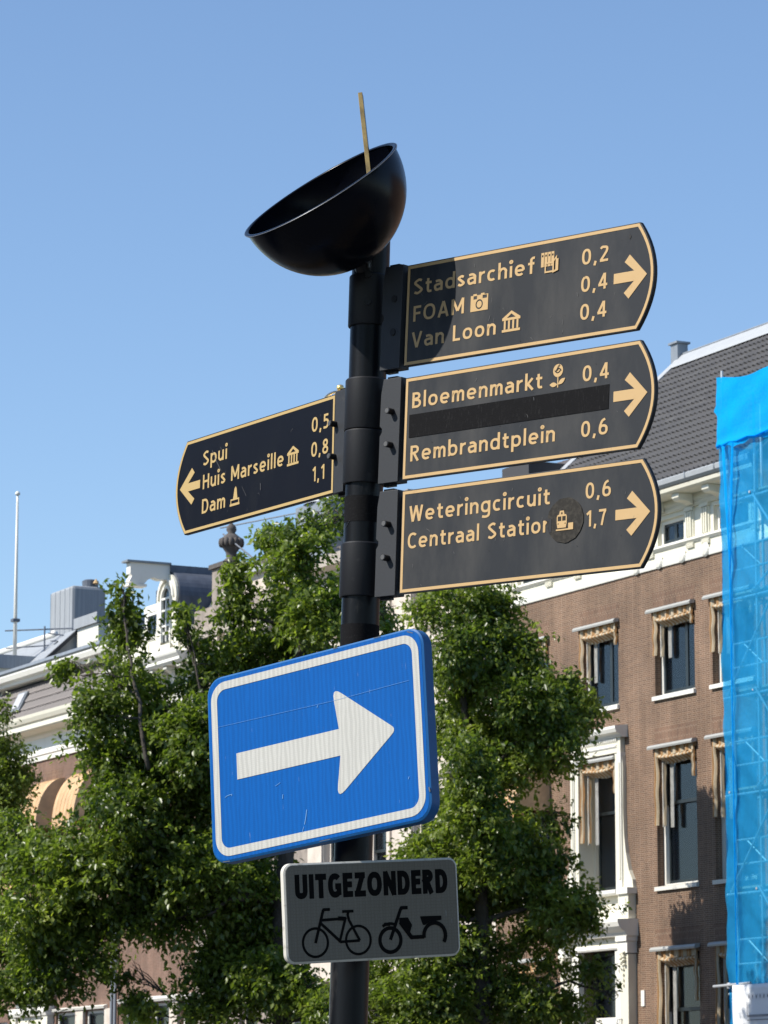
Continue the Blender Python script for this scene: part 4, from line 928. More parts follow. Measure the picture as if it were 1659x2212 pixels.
# ------------------------------------------------------------------ stone house left of the brick house
eB = house('stone_house', -13.8, 'cream stone house with plain mouldings, mostly hidden behind the signpost and trees'); B = H(eB, -13.8)
bb = [-17.4, -14.9, -12.25, -9.9]
wall(B, -19, -8.6, 0, 16.3, [(c - .62, c + .62, z, z + q) for c in bb for z, q in ((2.4, 3.2), (7.0, 3.1), (11.1, 2.2), (14.75, .95))], STONE); shell(B, -19, -8.6, 16.2, mat=STONE)
for c in bb:
    for z, q in ((2.4, 3.2), (7.0, 3.1), (11.1, 2.2), (14.75, .95)):
        window(B, c, z, z + q, 1.24, 'pair' if q < 2.5 else 'sash', frame=STONE, sillm=STONE)
        B.part(MB().box(c - .82, c - .64, -.06, 0, z - .05, z + q + .1).box(c + .64, c + .82, -.06, 0, z - .05, z + q + .1), 'window_surround', STONE)
for z in (6.2, 10.4, 13.7, 14.2): B.part(MB().prx([(0, z), (-.07, z + .02), (-.12, z + .1), (0, z + .16)], -19, -8.6), 'string_course', STONE)
B.part(MB().prx([(.3, 16.3), (-.1, 16.3), (-.16, 16.42), (-.45, 16.5), (-.55, 16.75), (.3, 16.8)], -19, -8.62), 'cornice', STONE)
bR = B.part(MB().prx([(-.3, 16.8), (3.6, 18.6), (7.5, 16.8)], -16.5, -8.62), 'roof', ROOFBASE)
tiles(B, bR, -16.5, -8.7, -.3, 16.86, math.atan2(1.8, 3.9), 4.2, TILE2, wd=.3, ln=.42, maxn=120)
B.part(MB().box(-15.6, -14.7, .8, 1.6, 16.8, 18.3), 'chimney', GREYSTONE)
# ------------------------------------------------------------------ turret with the gilded globe
gz = front(-17.9, .2, 0); tu = empty('globe_ornament', fmtx(-18.3, .6, 16.8), 'open gilded globe cage with a ball finial, peeking over the left-pointing direction board', 'roof ornament')
MB().prz([(.9, .9), (-.9, .9), (-.9, -.9), (.9, -.9)], 0, 1.6).build('turret', ZINC, tu)
MB().lathe([(1.0, 1.6), (.8, 2.0), (.4, 2.6), (.16, 3.1), (.12, 3.6)], 24).build('turret_dome', ZINC, tu, smooth=True)
gc = Vector((0, 0, 4.15))
for k in range(4):
    a = math.pi * k / 4; MB().tube([gc + Vector((math.cos(a) * math.cos(t) * .62, math.sin(a) * math.cos(t) * .62, math.sin(t) * .62)) for t in [2 * math.pi * i / 40 for i in range(41)]], .022, 6, False).build('globe_hoop', GOLDL if k % 2 else ZINC, tu)
for z_, r_ in ((0, .62), (.35, .51)): MB().tube([gc + Vector((math.cos(t) * r_, math.sin(t) * r_, z_)) for t in [2 * math.pi * i / 40 for i in range(41)]], .02, 6, False).build('globe_ring', ZINC, tu)
MB().lathe([(.001, .0), (.08, .03), (.11, .1), (.08, .17), (.001, .2)], 16, (0, 0, 4.76)).build('ball_finial', GOLDL, tu, smooth=True)
MB().lathe([(.001, -.2), (.26, -.12), (.34, .0), (.30, .12), (.001, .22)], 20, (-.05, 0, 4.13)).build('gilded_heart', GOLDL, tu, smooth=True)
# ------------------------------------------------------------------ grey stone house with the urn
eG = house('stone_house', -22.7, 'weathered grey stone house with a carved urn on its parapet'); G = H(eG, -22.7)
gb = [-24.9, -22.7, -20.5]
wall(G, -26.3, -19, 0, 15.2, [(c - .6, c + .6, z, z + q) for c in gb for z, q in ((2.4, 3.2), (7.0, 3.1), (11.1, 2.4))], GREYSTONE); shell(G, -26.3, -19, 15.1, mat=GREYSTONE)
for c in gb:
    for z, q in ((2.4, 3.2), (7.0, 3.1), (11.1, 2.4)):
        window(G, c, z, z + q, 1.2, 'sash', frame=STONE, sillm=STONE)
        G.part(MB().prx([(0, z + q), (-.10, z + q + .03), (-.2, z + q + .16), (0, z + q + .2)], c - .85, c + .85), 'window_hood', STONE)
G.part(MB().prx([(.3, 15.2), (-.1, 15.2), (-.16, 15.45), (-.45, 15.55), (-.55, 15.8), (.3, 15.85)], -26.3, -19), 'cornice', STONE)
for k in range(9): G.part(MB().box(-26.1 + k * .85, -25.8 + k * .85, -.4, -.16, 15.3, 15.52), 'corbel', STONE)
G.part(MB().box(-26.3, -19, -.12, .2, 15.85, 16.5), 'parapet', GREYSTONE)
gR = G.part(MB().prx([(.2, 16.9), (.2, 17.2), (1.7, 18.25), (6, 17)], -24, -19), 'roof', ROOFBASE)
tiles(G, gR, -24, -19.1, .2, 17.26, math.atan2(1.05, 1.5), 1.75, TILE2, wd=.3, ln=.35, maxn=90)
G.part(MB().box(-24, -19, .1, .3, 16.5, 17.2), 'attic_wall', STONE); G.part(MB().box(-24.05, -19, -.1, .12, 17.12, 17.26), 'gutter', LEAD)
G.part(MB().prx([(1.55, 18.2), (1.7, 18.42), (1.95, 18.2)], -24, -19), 'ridge_flashing', LEAD)
G.part(MB().tube([(-24.6, -.1, 18.7), (-21.2, 1.6, 18.9)], .02, 6), 'stay_rod', ZINC); G.part(MB().tube([(-24.4, -.1, 18.5), (-22.2, .1, 17.3)], .025, 6), 'stay_rod', DZINC)
ux = -24.05
G.part(MB().box(ux - .42, ux + .42, -.40, .40, 15.85, 17.45), 'urn_pedestal', GREYSTONE); G.part(MB().box(ux - .50, ux + .50, -.48, .48, 17.45, 17.58), 'pedestal_cap', URNSTONE)
G.part(MB().pry([(ux - .45, 15.2), (ux - .5, 14.6), (ux - .35, 13.9), (ux, 13.6), (ux + .35, 13.9), (ux + .45, 14.6), (ux + .4, 15.2)], -.42, -.002), 'console', STONE)
G.part(MB().lathe([(.24, 17.58), (.25, 17.66), (.14, 17.76), (.16, 17.92), (.26, 18.06), (.30, 18.14)], 20, (ux, 0, 0)), 'urn', URNSTONE, smooth=True)
b = MB()
for k in range(14):
    a = 2 * math.pi * k / 14; b.lathe([(.001, -.12), (.06, -.08), (.08, .02), (.06, .11), (.001, .15)], 8, (ux + .30 * math.cos(a), .30 * math.sin(a), 18.18))
G.part(b, 'urn_gadroons', URNSTONE, smooth=True)
G.part(MB().lathe([(.34, 18.2), (.29, 18.33), (.17, 18.42), (.10, 18.48), (.15, 18.56), (.13, 18.66), (.001, 18.8)], 16, (ux, 0, 0)), 'urn_finial', URNSTONE, smooth=True)

# ------------------------------------------------------------------ cream house with the hoist beam and barrel dormer
eD = house('brick_house', -29.2, 'pinkish brick house with cream cornice, barrel roofed dormer and hoist beam'); D = H(eD, -29.2)
db = [-30.75, -28.7, -27.05]
wall(D, -32.0, -26.3, 0, 13.4, [(-31.5, -30.0, 2.2, 5.42), (-29.35, -27.95, 2.2, 5.42), (-27.3, -26.6, 2.2, 5.42)] + [(c - .6, c + .6, z, z + q) for c in (-30.7, -29.0, -27.3) for z, q in ((8.1, 2.1), (11.1, 2.0))], BRICKC); shell(D, -32.0, -26.3, 13.3, mat=BRICKC)
for c in (-30.7, -29.0, -27.3):
    for z, q in ((8.1, 2.1), (11.1, 2.0)): window(D, c, z, z + q, 1.2, 'sash')
D.part(MB().prx([(0, 5.45), (-.16, 5.45), (-.2, 5.52), (-.2, 5.58), (0, 5.62)], -31.5, -26.3), 'shopfront_cornice', WHITEP)
for a, c in ((-31.5, -30.0), (-29.35, -27.95), (-27.3, -26.6)): window(D, (a + c) / 2, 2.2, 5.42, c - a, 'sash', sill=False, rec=.1, curtain=curtains(.25, .1, mat_l=AWNO))
for a, c in ((-30.0, -29.35), (-27.95, -27.3)): D.part(MB().box(a + .04, c - .04, -.09, 0, .12, 5.44), 'stone_jamb', STONE)
wall(D, -32.0, -26.3, 13.4, 15.3, [], OFFW, .3, 'frieze')
for k in range(6):
    x = -31.6 + k * .98; D.part(MB().prx([(0, 15.05), (-.5, 15.05), (-.5, 14.95), (-.3, 14.86), (-.12, 14.6), (0, 14.5)], x, x + .24), 'corbel', OFFW, bevel=.01)
    D.part(MB().lathe([(.001, 0), (.12, .02), (.16, .05), (.12, .08), (.001, .1)], 14, (0, 0, 0)), 'frieze_rosette', OFFW).matrix_local = Matrix.Translation((x + .6 + 29.2, -.0, 14.3)) @ Matrix.Rotation(R(90), 4, 'X')
D.part(MB().prx([(.2, 15.052), (-.55, 15.052), (-.62, 15.12), (-.62, 15.2), (-.70, 15.3), (-.72, 15.36), (.2, 15.40)], -32.05, -26.25), 'cornice', WHITEP)
D.part(MB().box(-31.7, -26.3, -.25, .1, 15.40, 16.05), 'attic_panel', CREAM)
D.part(MB().prx([(-.25, 16.0), (-.32, 16.05), (-.34, 16.12), (.1, 16.16), (.1, 16.05), (-.24, 16.04)], -31.7, -26.3), 'attic_ledge', WHITEP)
D.part(MB().box(-31.4, -29.3, -.275, -.252, 15.55, 15.9), 'attic_inset', CREAM)
D.part(MB().prx([(.1, 15.9), (1.4, 18.0), (6, 18.0), (6, 15.9)], -32.0, -26.3), 'roof', DZINC)
# side dormer
D.part(MB().box(-30.2, -29.05, .05, 1.2, 16.16, 17.1), 'side_dormer', DZINC); D.part(MB().box(-30.25, -29.0, -.02, .06, 16.95, 17.16), 'dormer_head', WHITEP)
D.part(MB().box(-30.2, -30.06, -.01, .05, 16.16, 16.95).box(-29.2, -29.05, -.01, .05, 16.16, 16.95), 'dormer_post', WHITEP)
window(D, -29.63, 16.2, 16.93, .84, 'pair', rec=-.02, sill=False)
D.part(MB().box(-31.5, -30.7, .9, 1.9, 16.2, 17.9), 'grey_roof_box', DZINC)
# arched dormer: front with a round-headed window, barrel roof running back
dx, dz0, dzc, dr_ = -27.85, 15.42, 17.10, .66
out = [(dx - .90, dz0), (dx - .84, 15.9), (dx - .70, 16.3), (dx - .66, 16.9), (dx - .70, 17.0), (dx - .70, 17.08)] + [(dx + .72 * math.cos(R(a)), dzc + .72 * math.sin(R(a))) for a in range(180, -1, -12)] + [(dx + .70, 17.0), (dx + .66, 16.9), (dx + .70, 16.3), (dx + .84, 15.9), (dx + .90, dz0)]
inn = [(dx - .36, 15.75), (dx - .36, dzc)] + [(dx + .36 * math.cos(R(a)), dzc + .36 * math.sin(R(a))) for a in range(170, 9, -16)] + [(dx + .36, dzc), (dx + .36, 15.75)]
b = MB()
def ringplate(b, o, i, y0, y1):            # plate with an arched hole, built as bands between two outlines of equal count
    n = 40
    def res(p):
        L = [0]; 
        for a, c in zip(p, p[1:]): L.append(L[-1] + math.hypot(c[0] - a[0], c[1] - a[1]))
        q = []
        for k in range(n + 1):
            t = L[-1] * k / n; j = max(jj for jj in range(len(L)) if L[jj] <= t + 1e-9); j = min(j, len(p) - 2)
            f = (t - L[j]) / max(1e-9, L[j + 1] - L[j]); q.append((p[j][0] + (p[j + 1][0] - p[j][0]) * f, p[j][1] + (p[j + 1][1] - p[j][1]) * f))
        return q
    O, I = res(o), res(i)
    for k in range(n):
        b.add([(O[k][0], y0, O[k][1]), (O[k + 1][0], y0, O[k + 1][1]), (I[k + 1][0], y0, I[k + 1][1]), (I[k][0], y0, I[k][1]),
               (O[k][0], y1, O[k][1]), (O[k + 1][0], y1, O[k + 1][1]), (I[k + 1][0], y1, I[k + 1][1]), (I[k][0], y1, I[k][1])],
              [(0, 1, 2, 3), (7, 6, 5, 4), (0, 4, 5, 1), (2, 6, 7, 3)])
    return b
D.part(ringplate(MB(), out, inn, -.34, -.26), 'dormer_front', CREAM)
inn2 = [(dx - .30, 15.82), (dx - .30, dzc)] + [(dx + .30 * math.cos(R(a)), dzc + .30 * math.sin(R(a))) for a in range(170, 9, -16)] + [(dx + .30, dzc), (dx + .30, 15.82)]
D.part(ringplate(MB(), inn, inn2, -.38, -.30), 'window_arch', WHITEP)
o50 = [(dx + .58 * math.cos(R(a)), dzc + .58 * math.sin(R(a))) for a in range(180, -1, -10)]; i50 = [(dx + .50 * math.cos(R(a)), dzc + .50 * math.sin(R(a))) for a in range(180, -1, -10)]
D.part(ringplate(MB(), o50, i50, -.40, -.341), 'arch_moulding', WHITEP)
D.part(MB().box(dx - .9, dx + .9, -.42, -.26, 15.38, 15.56), 'dormer_sill', WHITEP); D.part(MB().box(dx - .36, dx + .36, -.37, -.26, 15.56, 15.74), 'dormer_panel', CREAM)
wn_ = D.part(MB().pry([(x, z) for x, z in inn2], -.30, -.294), 'dormer_pane', GLASS)
D.part(MB().box(dx - .022, dx + .022, -.36, -.31, 15.82, 17.1).box(dx - .30, dx - .023, -.36, -.31, 16.26, 16.31).box(dx + .023, dx + .30, -.36, -.31, 16.26, 16.31).box(dx - .30, dx - .023, -.36, -.31, 16.72, 16.77).box(dx + .023, dx + .30, -.36, -.31, 16.72, 16.77).box(dx - .30, dx + .30, -.365, -.305, 17.06, 17.12), 'glazing_bars', WHITEP)
br_ = [(dx + .76 * math.cos(R(a)), dzc + .78 * math.sin(R(a))) for a in range(0, 181, 10)]
D.part(MB().pry([(dx + .66, 16.0)] + br_ + [(dx - .66, 16.0)], -.24, 3.9), 'barrel_roof', DZINC)
D.part(MB().pry([(dx + .79 * math.cos(R(a)), dzc + .81 * math.sin(R(a))) for a in range(0, 181, 10)] + [(dx - .68, 17.0), (dx + .68, 17.0)], 1.2, 1.24), 'standing_seam', DZINC)
D.part(MB().box(dx - .2, dx + .2, -.30, 3.9, 17.84, 18.06), 'ridge_box', DZINC)
D.part(MB().box(dx - .15, dx + .15, -.26, -.24, 17.3, 17.5), 'arch_key', WHITEP)
hp = [(-1.55, 18.06), (-.3, 18.06), (-.3, 17.62), (-.62, 17.60), (-.82, 17.66), (-1.0, 17.58), (-1.1, 17.46), (-1.42, 17.44), (-1.58, 17.50), (-1.50, 17.66), (-1.55, 17.74), (-1.55, 17.9)]
D.part(MB().prx(hp, dx - .15, dx + .15), 'hoist_beam', WHITEP); D.part(MB().box(dx - .22, dx + .22, -1.68, -.28, 18.062, 18.12), 'beam_cap', ZINC)
D.part(MB().prz([(dx - .2, -1.62), (dx + .2, -1.62), (dx + .2, -1.05), (dx - .2, -1.05)], 17.36, 17.438), 'beam_foot', WHITEP)
# ------------------------------------------------------------------ left brick house with heavy white cornice
eC = house('brick_house', -37, 'brick house with a heavy white cornice and orange awnings, at the left'); C_ = H(eC, -37)
cb = [-40.5, -37.3, -34.2]
hc = [(c - .65, c + .65, z, z + q) for c in cb for z, q in ((7.4, 2.5), (10.7, 1.9))] + [(-36.85, -35.1, 2.2, 5.35), (-34.45, -32.8, 2.2, 5.35), (-41.8, -41.0, 2.2, 5.2)]
wall(C_, -42.5, -32.02, 0, 13.32, hc, BRICKC); shell(C_, -42.5, -32.02, 13.2, mat=BRICKC)
for c in cb:
    window(C_, c, 7.4, 9.9, 1.3, 'sash', curtain=curtains(.3, .2)); window(C_, c, 10.7, 12.6, 1.3, 'pair'); arch(C_, c, 12.64, 1.28, .3)
for a, c in ((-36.85, -35.1), (-34.45, -32.8), (-41.8, -41.0)): window(C_, (a + c) / 2, 2.2, 5.35 if a > -40 else 5.2, c - a, 'sash', sill=False, rec=.08, curtain=curtains(.2, .2, mat_l=AWNO, mat_r=AWNO))
C_.part(MB().prx([(0, 5.38), (-.12, 5.38), (-.15, 5.45), (0, 5.5)], -36.9, -32.7), 'shopfront_cornice', OFFW)
C_.part(MB().box(-35.08, -34.47, -.08, 0, .12, 5.37), 'stone_jamb', STONE); C_.part(MB().box(-32.78, -32.3, -.08, 0, .12, 5.37), 'stone_jamb', STONE)
C_.part(MB().prx([(0, 13.32), (-.06, 13.32), (-.08, 13.46), (-.12, 13.50), (-.12, 13.60), (-.08, 13.66), (-.08, 14.02), (-.14, 14.06), (-.18, 14.10), (0, 14.10)], -42.5, -32.02), 'fascia', WHITEP)
C_.part(MB().prx([(0, 14.102), (-.18, 14.102), (-.22, 14.16), (-.64, 14.20), (-.68, 14.24), (-.68, 14.40), (-.74, 14.44), (-.80, 14.56), (-.82, 14.66), (0, 14.70)], -42.6, -32.0), 'cornice', CREAM)
ma = R(64); mr = C_.part(MB().prx([(-.35, 14.70), (-.35 + 1.45 * math.cos(ma), 14.70 + 1.45 * math.sin(ma)), (2, 16.0), (2, 14.70)], -42.4, -32.05), 'mansard', ROOFBASE)
tiles(C_, mr, -42.35, -32.1, -.37, 14.74, ma, 1.36, TILE2, wd=.22, ln=.32, maxn=220)
C_.part(MB().prx([(-.42, 14.68), (-.36, 14.68), (-.35 + 1.45 * math.cos(ma) - .02, 16.0), (-.35 + 1.45 * math.cos(ma) - .10, 16.0)], -42.5, -42.3), 'verge_board', WHITEP)
C_.part(MB().prx([(.25, 15.98), (-.12, 15.98), (-.16, 16.06), (-.28, 16.12), (-.34, 16.26), (-.34, 16.32), (.25, 16.36)], -42.6, -32.0), 'upper_cornice', WHITEP)
C_.part(MB().prx([(-.36, 16.32), (-.40, 16.36), (-.38, 16.46), (-.28, 16.46), (.25, 16.42), (.25, 16.362), (-.32, 16.33)], -42.6, -32.0), 'upper_gutter', ZINC)
sk = C_.part(MB().prx([(-.40 + .3 * math.cos(ma) - .06, 14.75 + .3 * math.sin(ma)), (-.40 + 1.0 * math.cos(ma) - .06, 14.75 + 1.0 * math.sin(ma)), (-.40 + 1.0 * math.cos(ma) - .12, 14.78 + 1.0 * math.sin(ma)), (-.40 + .3 * math.cos(ma) - .12, 14.78 + .3 * math.sin(ma))], -40.3, -39.5), 'skylight', ZINC)
C_.part(MB().prx([(-.53 + .38 * math.cos(ma), 14.79 + .38 * math.sin(ma)), (-.53 + .92 * math.cos(ma), 14.79 + .92 * math.sin(ma)), (-.54 + .92 * math.cos(ma), 14.80 + .92 * math.sin(ma)), (-.54 + .38 * math.cos(ma), 14.80 + .38 * math.sin(ma))], -40.2, -39.6), 'skylight_pane', CURTW)
C_.part(MB().prx([(.5, 16.42), (2.3, 18.05), (2.5, 16.42)], -49.5, -41.2), 'upper_roof', GREY); C_.part(MB().prx([(.35, 16.40), (.5, 16.44), (2.3, 18.08), (2.42, 18.06), (.55, 16.30)], -41.198, -41.05), 'upper_verge', DARKP)
C_.part(MB().tube([(-49.4, 2.3, 18.14), (-43.3, 2.3, 18.14)], .09, 10), 'ridge_tube', WHITEP); C_.part(MB().lathe([(.001, -.14), (.1, -.1), (.14, 0), (.1, .1), (.001, .14)], 12, (-43.3, 2.3, 18.14)), 'ridge_lamp', WHITEP, smooth=True)
C_.part(MB().box(-41.0, -39.2, 2.2, 4.4, 17.2, 18.0), 'white_roof_box', OFFW); C_.part(MB().box(-41.1, -39.1, 2.1, 4.5, 18.0, 18.35), 'roof_box_cap', GREY)
# door surround of the left house
for sg in (1, -1):
    q = -38.6
    C_.part(MB().box(q + sg * 1.35 - .22, q + sg * 1.35 + .22, -.22, 0, .12, 5.3), 'door_pilaster', CREAM)
    C_.part(MB().pry([(q + sg * p, z) for p, z in ((.75, 9.9), (.9, 9.9), (.92, 8.2), (1.1, 7.2), (1.35, 6.7), (1.4, 6.35), (.75, 6.35))], -.10, 0), 'scroll', WHITEP)
C_.part(MB().prx([(0, 5.3), (-.26, 5.3), (-.30, 5.4), (-.30, 5.55), (0, 5.6)], q - 1.6, q + 1.6), 'door_entablature', WHITEP)
C_.part(MB().prx([(0, 5.9), (-.5, 5.9), (-.62, 5.98), (-.66, 6.12), (-.2, 6.3), (0, 6.3)], q - 1.75, q + 1.75), 'door_hood', OFFW); C_.part(MB().box(q - 1.2, q + 1.2, -.2, 0, 5.602, 5.898), 'hood_frieze', CREAM)
C_.part(MB().box(q - 1.12, q + 1.12, -.14, 0, 5.0, 5.298), 'door_head', CREAM); C_.part(MB().box(q - .9, q + .9, -.03, .02, 1.3, 4.998), 'door', SASHM)
for i, c in enumerate(cb):
    open_awning(c, 12.62, 1.75, .95, 1.85, 'opened orange striped awning on the top floor of the left house, ' + ('leftmost', 'second from left', 'third from left')[i])
open_awning(-40.5, 9.6, 1.6, .8, 1.3, 'opened orange striped awning on the middle floor of the left house, largely behind leaves')
dp_ = empty('downpipe', fmtx(-32.0), 'pair of grey downpipes between the two pinkish brick houses, lower left', 'downpipe')
for x in (-.16, .10): MB().tube([(x, -.10, .2), (x, -.10, 13.3)], .055, 10).build('pipe', ZINC, dp_)
for z in (2, 4.5, 7, 9.5, 12): MB().box(-.24, .18, -.17, 0, z, z + .05).build('pipe_clamp', ZINC, dp_)
# ------------------------------------------------------------------ farthest house at the left edge
eE = house('slate_house', -48, 'house at the left edge with bluish side wall and grey roof bands'); E_ = H(eE, -48)
E_.part(MB().box(-56, -42.62, .02, 9, 0, 15.75), 'wall', BRICKC); E_.part(MB().box(-42.62, -42.604, .3, 8, 13.5, 15.75), 'side_cladding', DZINC)
E_.part(MB().box(-56, -42.58, -1.3, 1.5, 15.752, 16.12), 'lower_eave', GREY); E_.part(MB().box(-56, -42.7, -.2, 3, 16.122, 16.8), 'attic', CREAM)
for y in (-.35, .55, .85): E_.part(MB().box(-42.86, -42.66, y, y + .3, 16.122, 16.798), 'attic_post', WHITEP)
E_.part(MB().box(-56, -42.62, -1.1, 1.9, 16.8, 17.25), 'upper_eave', GREY)
fp = empty('flagpole', fmtx(-42.9, .75, 17.25), 'bare white flagpole standing on the roof at the left edge', 'flagpole')
MB().tube([(0, 0, 0), (.0, 0, 2.5), (.0, 0, 5.4)], [.07, .055, .038], 12).build('pole', WHITEP, fp, smooth=True); MB().lathe([(.001, 0), (.08, .03), (.09, .08), (.05, .14), (.001, .16)], 12, (0, 0, 5.4)).build('truck_ball', WHITEP, fp, smooth=True)
MB().tube([(.08, -.04, .5), (.09, -.05, 5.2)], .008, 5).build('halyard', OFFW, fp); MB().box(-.12, .12, -.12, .12, 1.15, 1.25).build('bracket', DZINC, fp)
an = empty('roof_antenna', fmtx(-42.4, 1.6, 17.25), 'thin dark aerial bars beside the flagpole', 'antenna')
MB().tube([(0, 0, 0), (0, 0, 1.0)], .03, 6).build('mast', DZINC, an); MB().tube([(-1.3, -.9, .95), (.3, .9, .95)], .025, 6).build('boom', DZINC, an); MB().tube([(-1.2, -.9, .35), (.1, .1, .35)], .022, 6).build('boom', DZINC, an); MB().tube([(-.2, .2, .8), (.9, 1.2, .55)], .022, 6).build('boom', DZINC, an); MB().lathe([(.001, 0), (.14, .02), (.001, .05)], 12, (.35, .2, .45)).build('dish', DZINC, an)
ch = empty('chimney_block', fmtx(-49.5, 5.6, 17), 'large grey clad chimney block with a flue pipe, above the left roofs', 'chimney')
MB().box(-1.1, 1.0, -.6, .72, 0, 3.72).build('casing', GREY, ch, bevel=.12)
for k in range(5): MB().box(-1.0 + k * .45, -.97 + k * .45, -.61, -.6, .1, 3.65).build('casing_seam', ZINC, ch)
MB().lathe([(.28, 0), (.30, .25), (.26, .27), (.2, .3)], 16, (.5, .3, 3.72)).build('flue_pipe', DZINC, ch); MB().lathe([(.001, 0), (.12, .05), (.001, .22)], 8, (.9, .35, 3.8)).build('vent_cowl', GOLD, ch)

# ------------------------------------------------------------------ scaffolding and netting
sc_ = empty('scaffold', fmtx(4.0), 'steel tube scaffold with board decks behind the blue netting', 'scaffold')
xs = [0.06, 1.02, 2.9, 4.9, 6.9, 8.9]; decks = [2.6, 4.6, 6.65, 8.7, 10.75, 12.8, 14.9]
for x in xs:
    for y in (-1.25, -.45): MB().tube([(x, y, 0), (x, y, 17.0)], .03, 8).build('standard', STEEL, sc_)
for z in decks:
    for y in (-1.25, -.45): MB().tube([(-.3, y, z - .1), (9.2, y, z - .1)], .028, 8).build('ledger', STEEL, sc_)
    for x in xs: MB().tube([(x, -1.4, z - .05), (x, -.3, z - .05)], .028, 8).build('transom', STEEL, sc_)
    for k in range(3): MB().box(-.1, 8.9, -1.2 + k * .24, -.98 + k * .24, z, z + .045).build('deck_board', PLANK, sc_)
    if z < 14:
        for hgt in (.5, 1.0): MB().tube([(.1, -1.25, z + hgt), (8.9, -1.25, z + hgt)], .024, 8).build('guard_rail', STEEL, sc_)
        MB().tube([(.1, -1.25, z + .5), (.1, -1.25, z + 1.0)], .02, 6).build('rail_post', STEEL, sc_)
        MB().tube([(.45, -1.25, z + 1.0), (1.2, -1.25, z + .5)], .02, 6).build('rail_brace', STEEL, sc_)
for i, z in enumerate(decks[:-1]):
    a, c = (.0, 1.9) if i % 2 == 0 else (2.9, 1.0); MB().tube([(a, -1.32, z), (c, -1.32, z + 2.05)], .026, 8).build('diagonal_brace', STEEL, sc_)
    if z < 14: MB().tube([(1.9 if i % 2 == 0 else 1.0, -1.32, z), (4.9, -1.32, z + 2.05)], .026, 8).build('diagonal_brace', STEEL, sc_)
MB().tube([(-.50, -1.5, 4.66), (.9, -1.5, 4.68)], .03, 10).build('projecting_tube', STEEL, sc_); MB().lathe([(.05, -.06), (.06, 0), (.05, .06)], 10, (.04, -1.46, 4.66)).build('coupler', STEEL, sc_)
MB().tube([(.02, -1.38, 16.6), (.02, -1.38, 17.62)], .03, 8).build('standard', STEEL, sc_)
nt = empty('scaffold_net', fmtx(4.0), 'blue debris netting hung over the scaffold at the right edge', 'netting')
rn = random.Random(5)
def wr(x, z): return .035 * math.sin(x * 3.1 + math.sin(z * 1.3) * 2) + .025 * math.sin(z * 4 + x * 2) + .02 * math.sin((x + z) * 9)
def netf(u, v):
    x = -.06 + 9 * u; z = 1.0 + 15.05 * v
    f = math.exp(-((x - .45 + .02 * math.sin(z)) / .05) ** 2)
    return (x + .012 * math.sin(z * 2.1) * (1 if u < .02 else .3), -1.42 - wr(x, z) * .7 - .09 * f, z)
MB().sheet(netf, 300, 120).build('net_sheet', NET, nt, smooth=True, fix=False)
MB().sheet(lambda u, v: (-.05 + .012 * math.sin(v * 40), -1.42 + .95 * u, 1.0 + 15.0 * v), 6, 60).build('net_return', NET, nt, smooth=True, fix=False)
def wr2(x, z): return .012 * math.sin(x * 7 + z * 3) + .03 * math.sin(x * 1.7 + z * .9) + .010 * math.sin(z * 9 - x * 4) + .03 * math.exp(-((z - 16.0) / .07) ** 2)
def topf(u, v):
    x = .0 + 9 * u; zt = 17.47 - .10 * math.sin(min(1, x / 2.2) * math.pi) - .05 * x + .012 * math.sin(x * 5); zb = 15.9 + .03 * math.sin(x * 6) + .03 * math.sin(x * 17) * math.exp(-x)
    z = zb + (zt - zb) * v
    return (x - .11 * math.exp(-((z - 16.75) / .07) ** 2) * math.exp(-x * 6), -1.50 - wr2(x, z), z)
MB().sheet(topf, 260, 50).build('top_flap', NET2, nt, smooth=True, fix=False)
MB().tube([(0.0, -1.50, 15.98), (.15, -1.53, 16.0), (.25, -1.52, 15.97), (.5, -1.53, 16.0), (.8, -1.52, 15.97), (1.2, -1.53, 16.0), (1.5, -1.52, 15.96), (2.1, -1.53, 16.0), (3.5, -1.53, 16.0)], [.05, .035, .05, .03, .035, .02, .03, .02, .02], 8).build('gathered_fold', NET2, nt, smooth=True)
for x, z0, z1, w_ in ((.25, 13.4, 15.95, .09), (.62, 13.2, 15.95, .07), (.45, 1.0, 13.4, .03)):
    tx = .45
    MB().sheet(lambda u, v: (tx + (x - tx) * v + (u - .5) * w_ * (.3 + v), -1.53 - .03 * math.sin(u * math.pi), z0 + (z1 - z0) * v), 6, 24).build('net_fold', NET2, nt, smooth=True, fix=False)
bn = empty('banner', fmtx(4.36, -1.60, -.10), 'white builder\'s banner with a crown emblem, lower right corner', 'banner')
MB().sheet(lambda u, v: (0.02 + 3.4 * u, -.02 * math.sin(u * 20) - .015 * math.sin(v * 9 + u * 6), 1.9 + 2.85 * v), 60, 30).build('cloth', BANNER, bn, smooth=True, fix=False, thick=.004)
def banner_text(t, x0, x1, b0, cap, bold=.07): lettering(t, x0, x1, b0, cap, bn, PRINT, .05, up='z', bold=bold, track=.14, name='print')
banner_text('HENRY', .32, .80, 3.78, .105, .07); banner_text('KE', .84, 1.10, 3.76, .155, .07)
pz = lambda x0, x1, z0, z1: MB().box(x0, x1, -.052, -.05, z0, z1).build('print', PRINT, bn)
pz(.62, 1.6, 4.09, 4.105); pz(.62, 1.6, 4.02, 4.035); pz(.62, .635, 4.12, 4.40); pz(.62, 1.6, 4.115, 4.13); pz(.3, 1.7, 3.68, 3.686)
for k in range(6): MB().pry([(.70 + k * .14, 4.44), (.66 + k * .14, 4.56), (.70 + k * .14, 4.50), (.74 + k * .14, 4.56)], -.052, -.05).build('print', PRINT, bn)
for k in range(13): pz(.40 + k * .075, .455 + k * .075, 3.585, 3.61)
for k in range(12): pz(.40 + k * .085, .465 + k * .085, 3.36, 3.40)

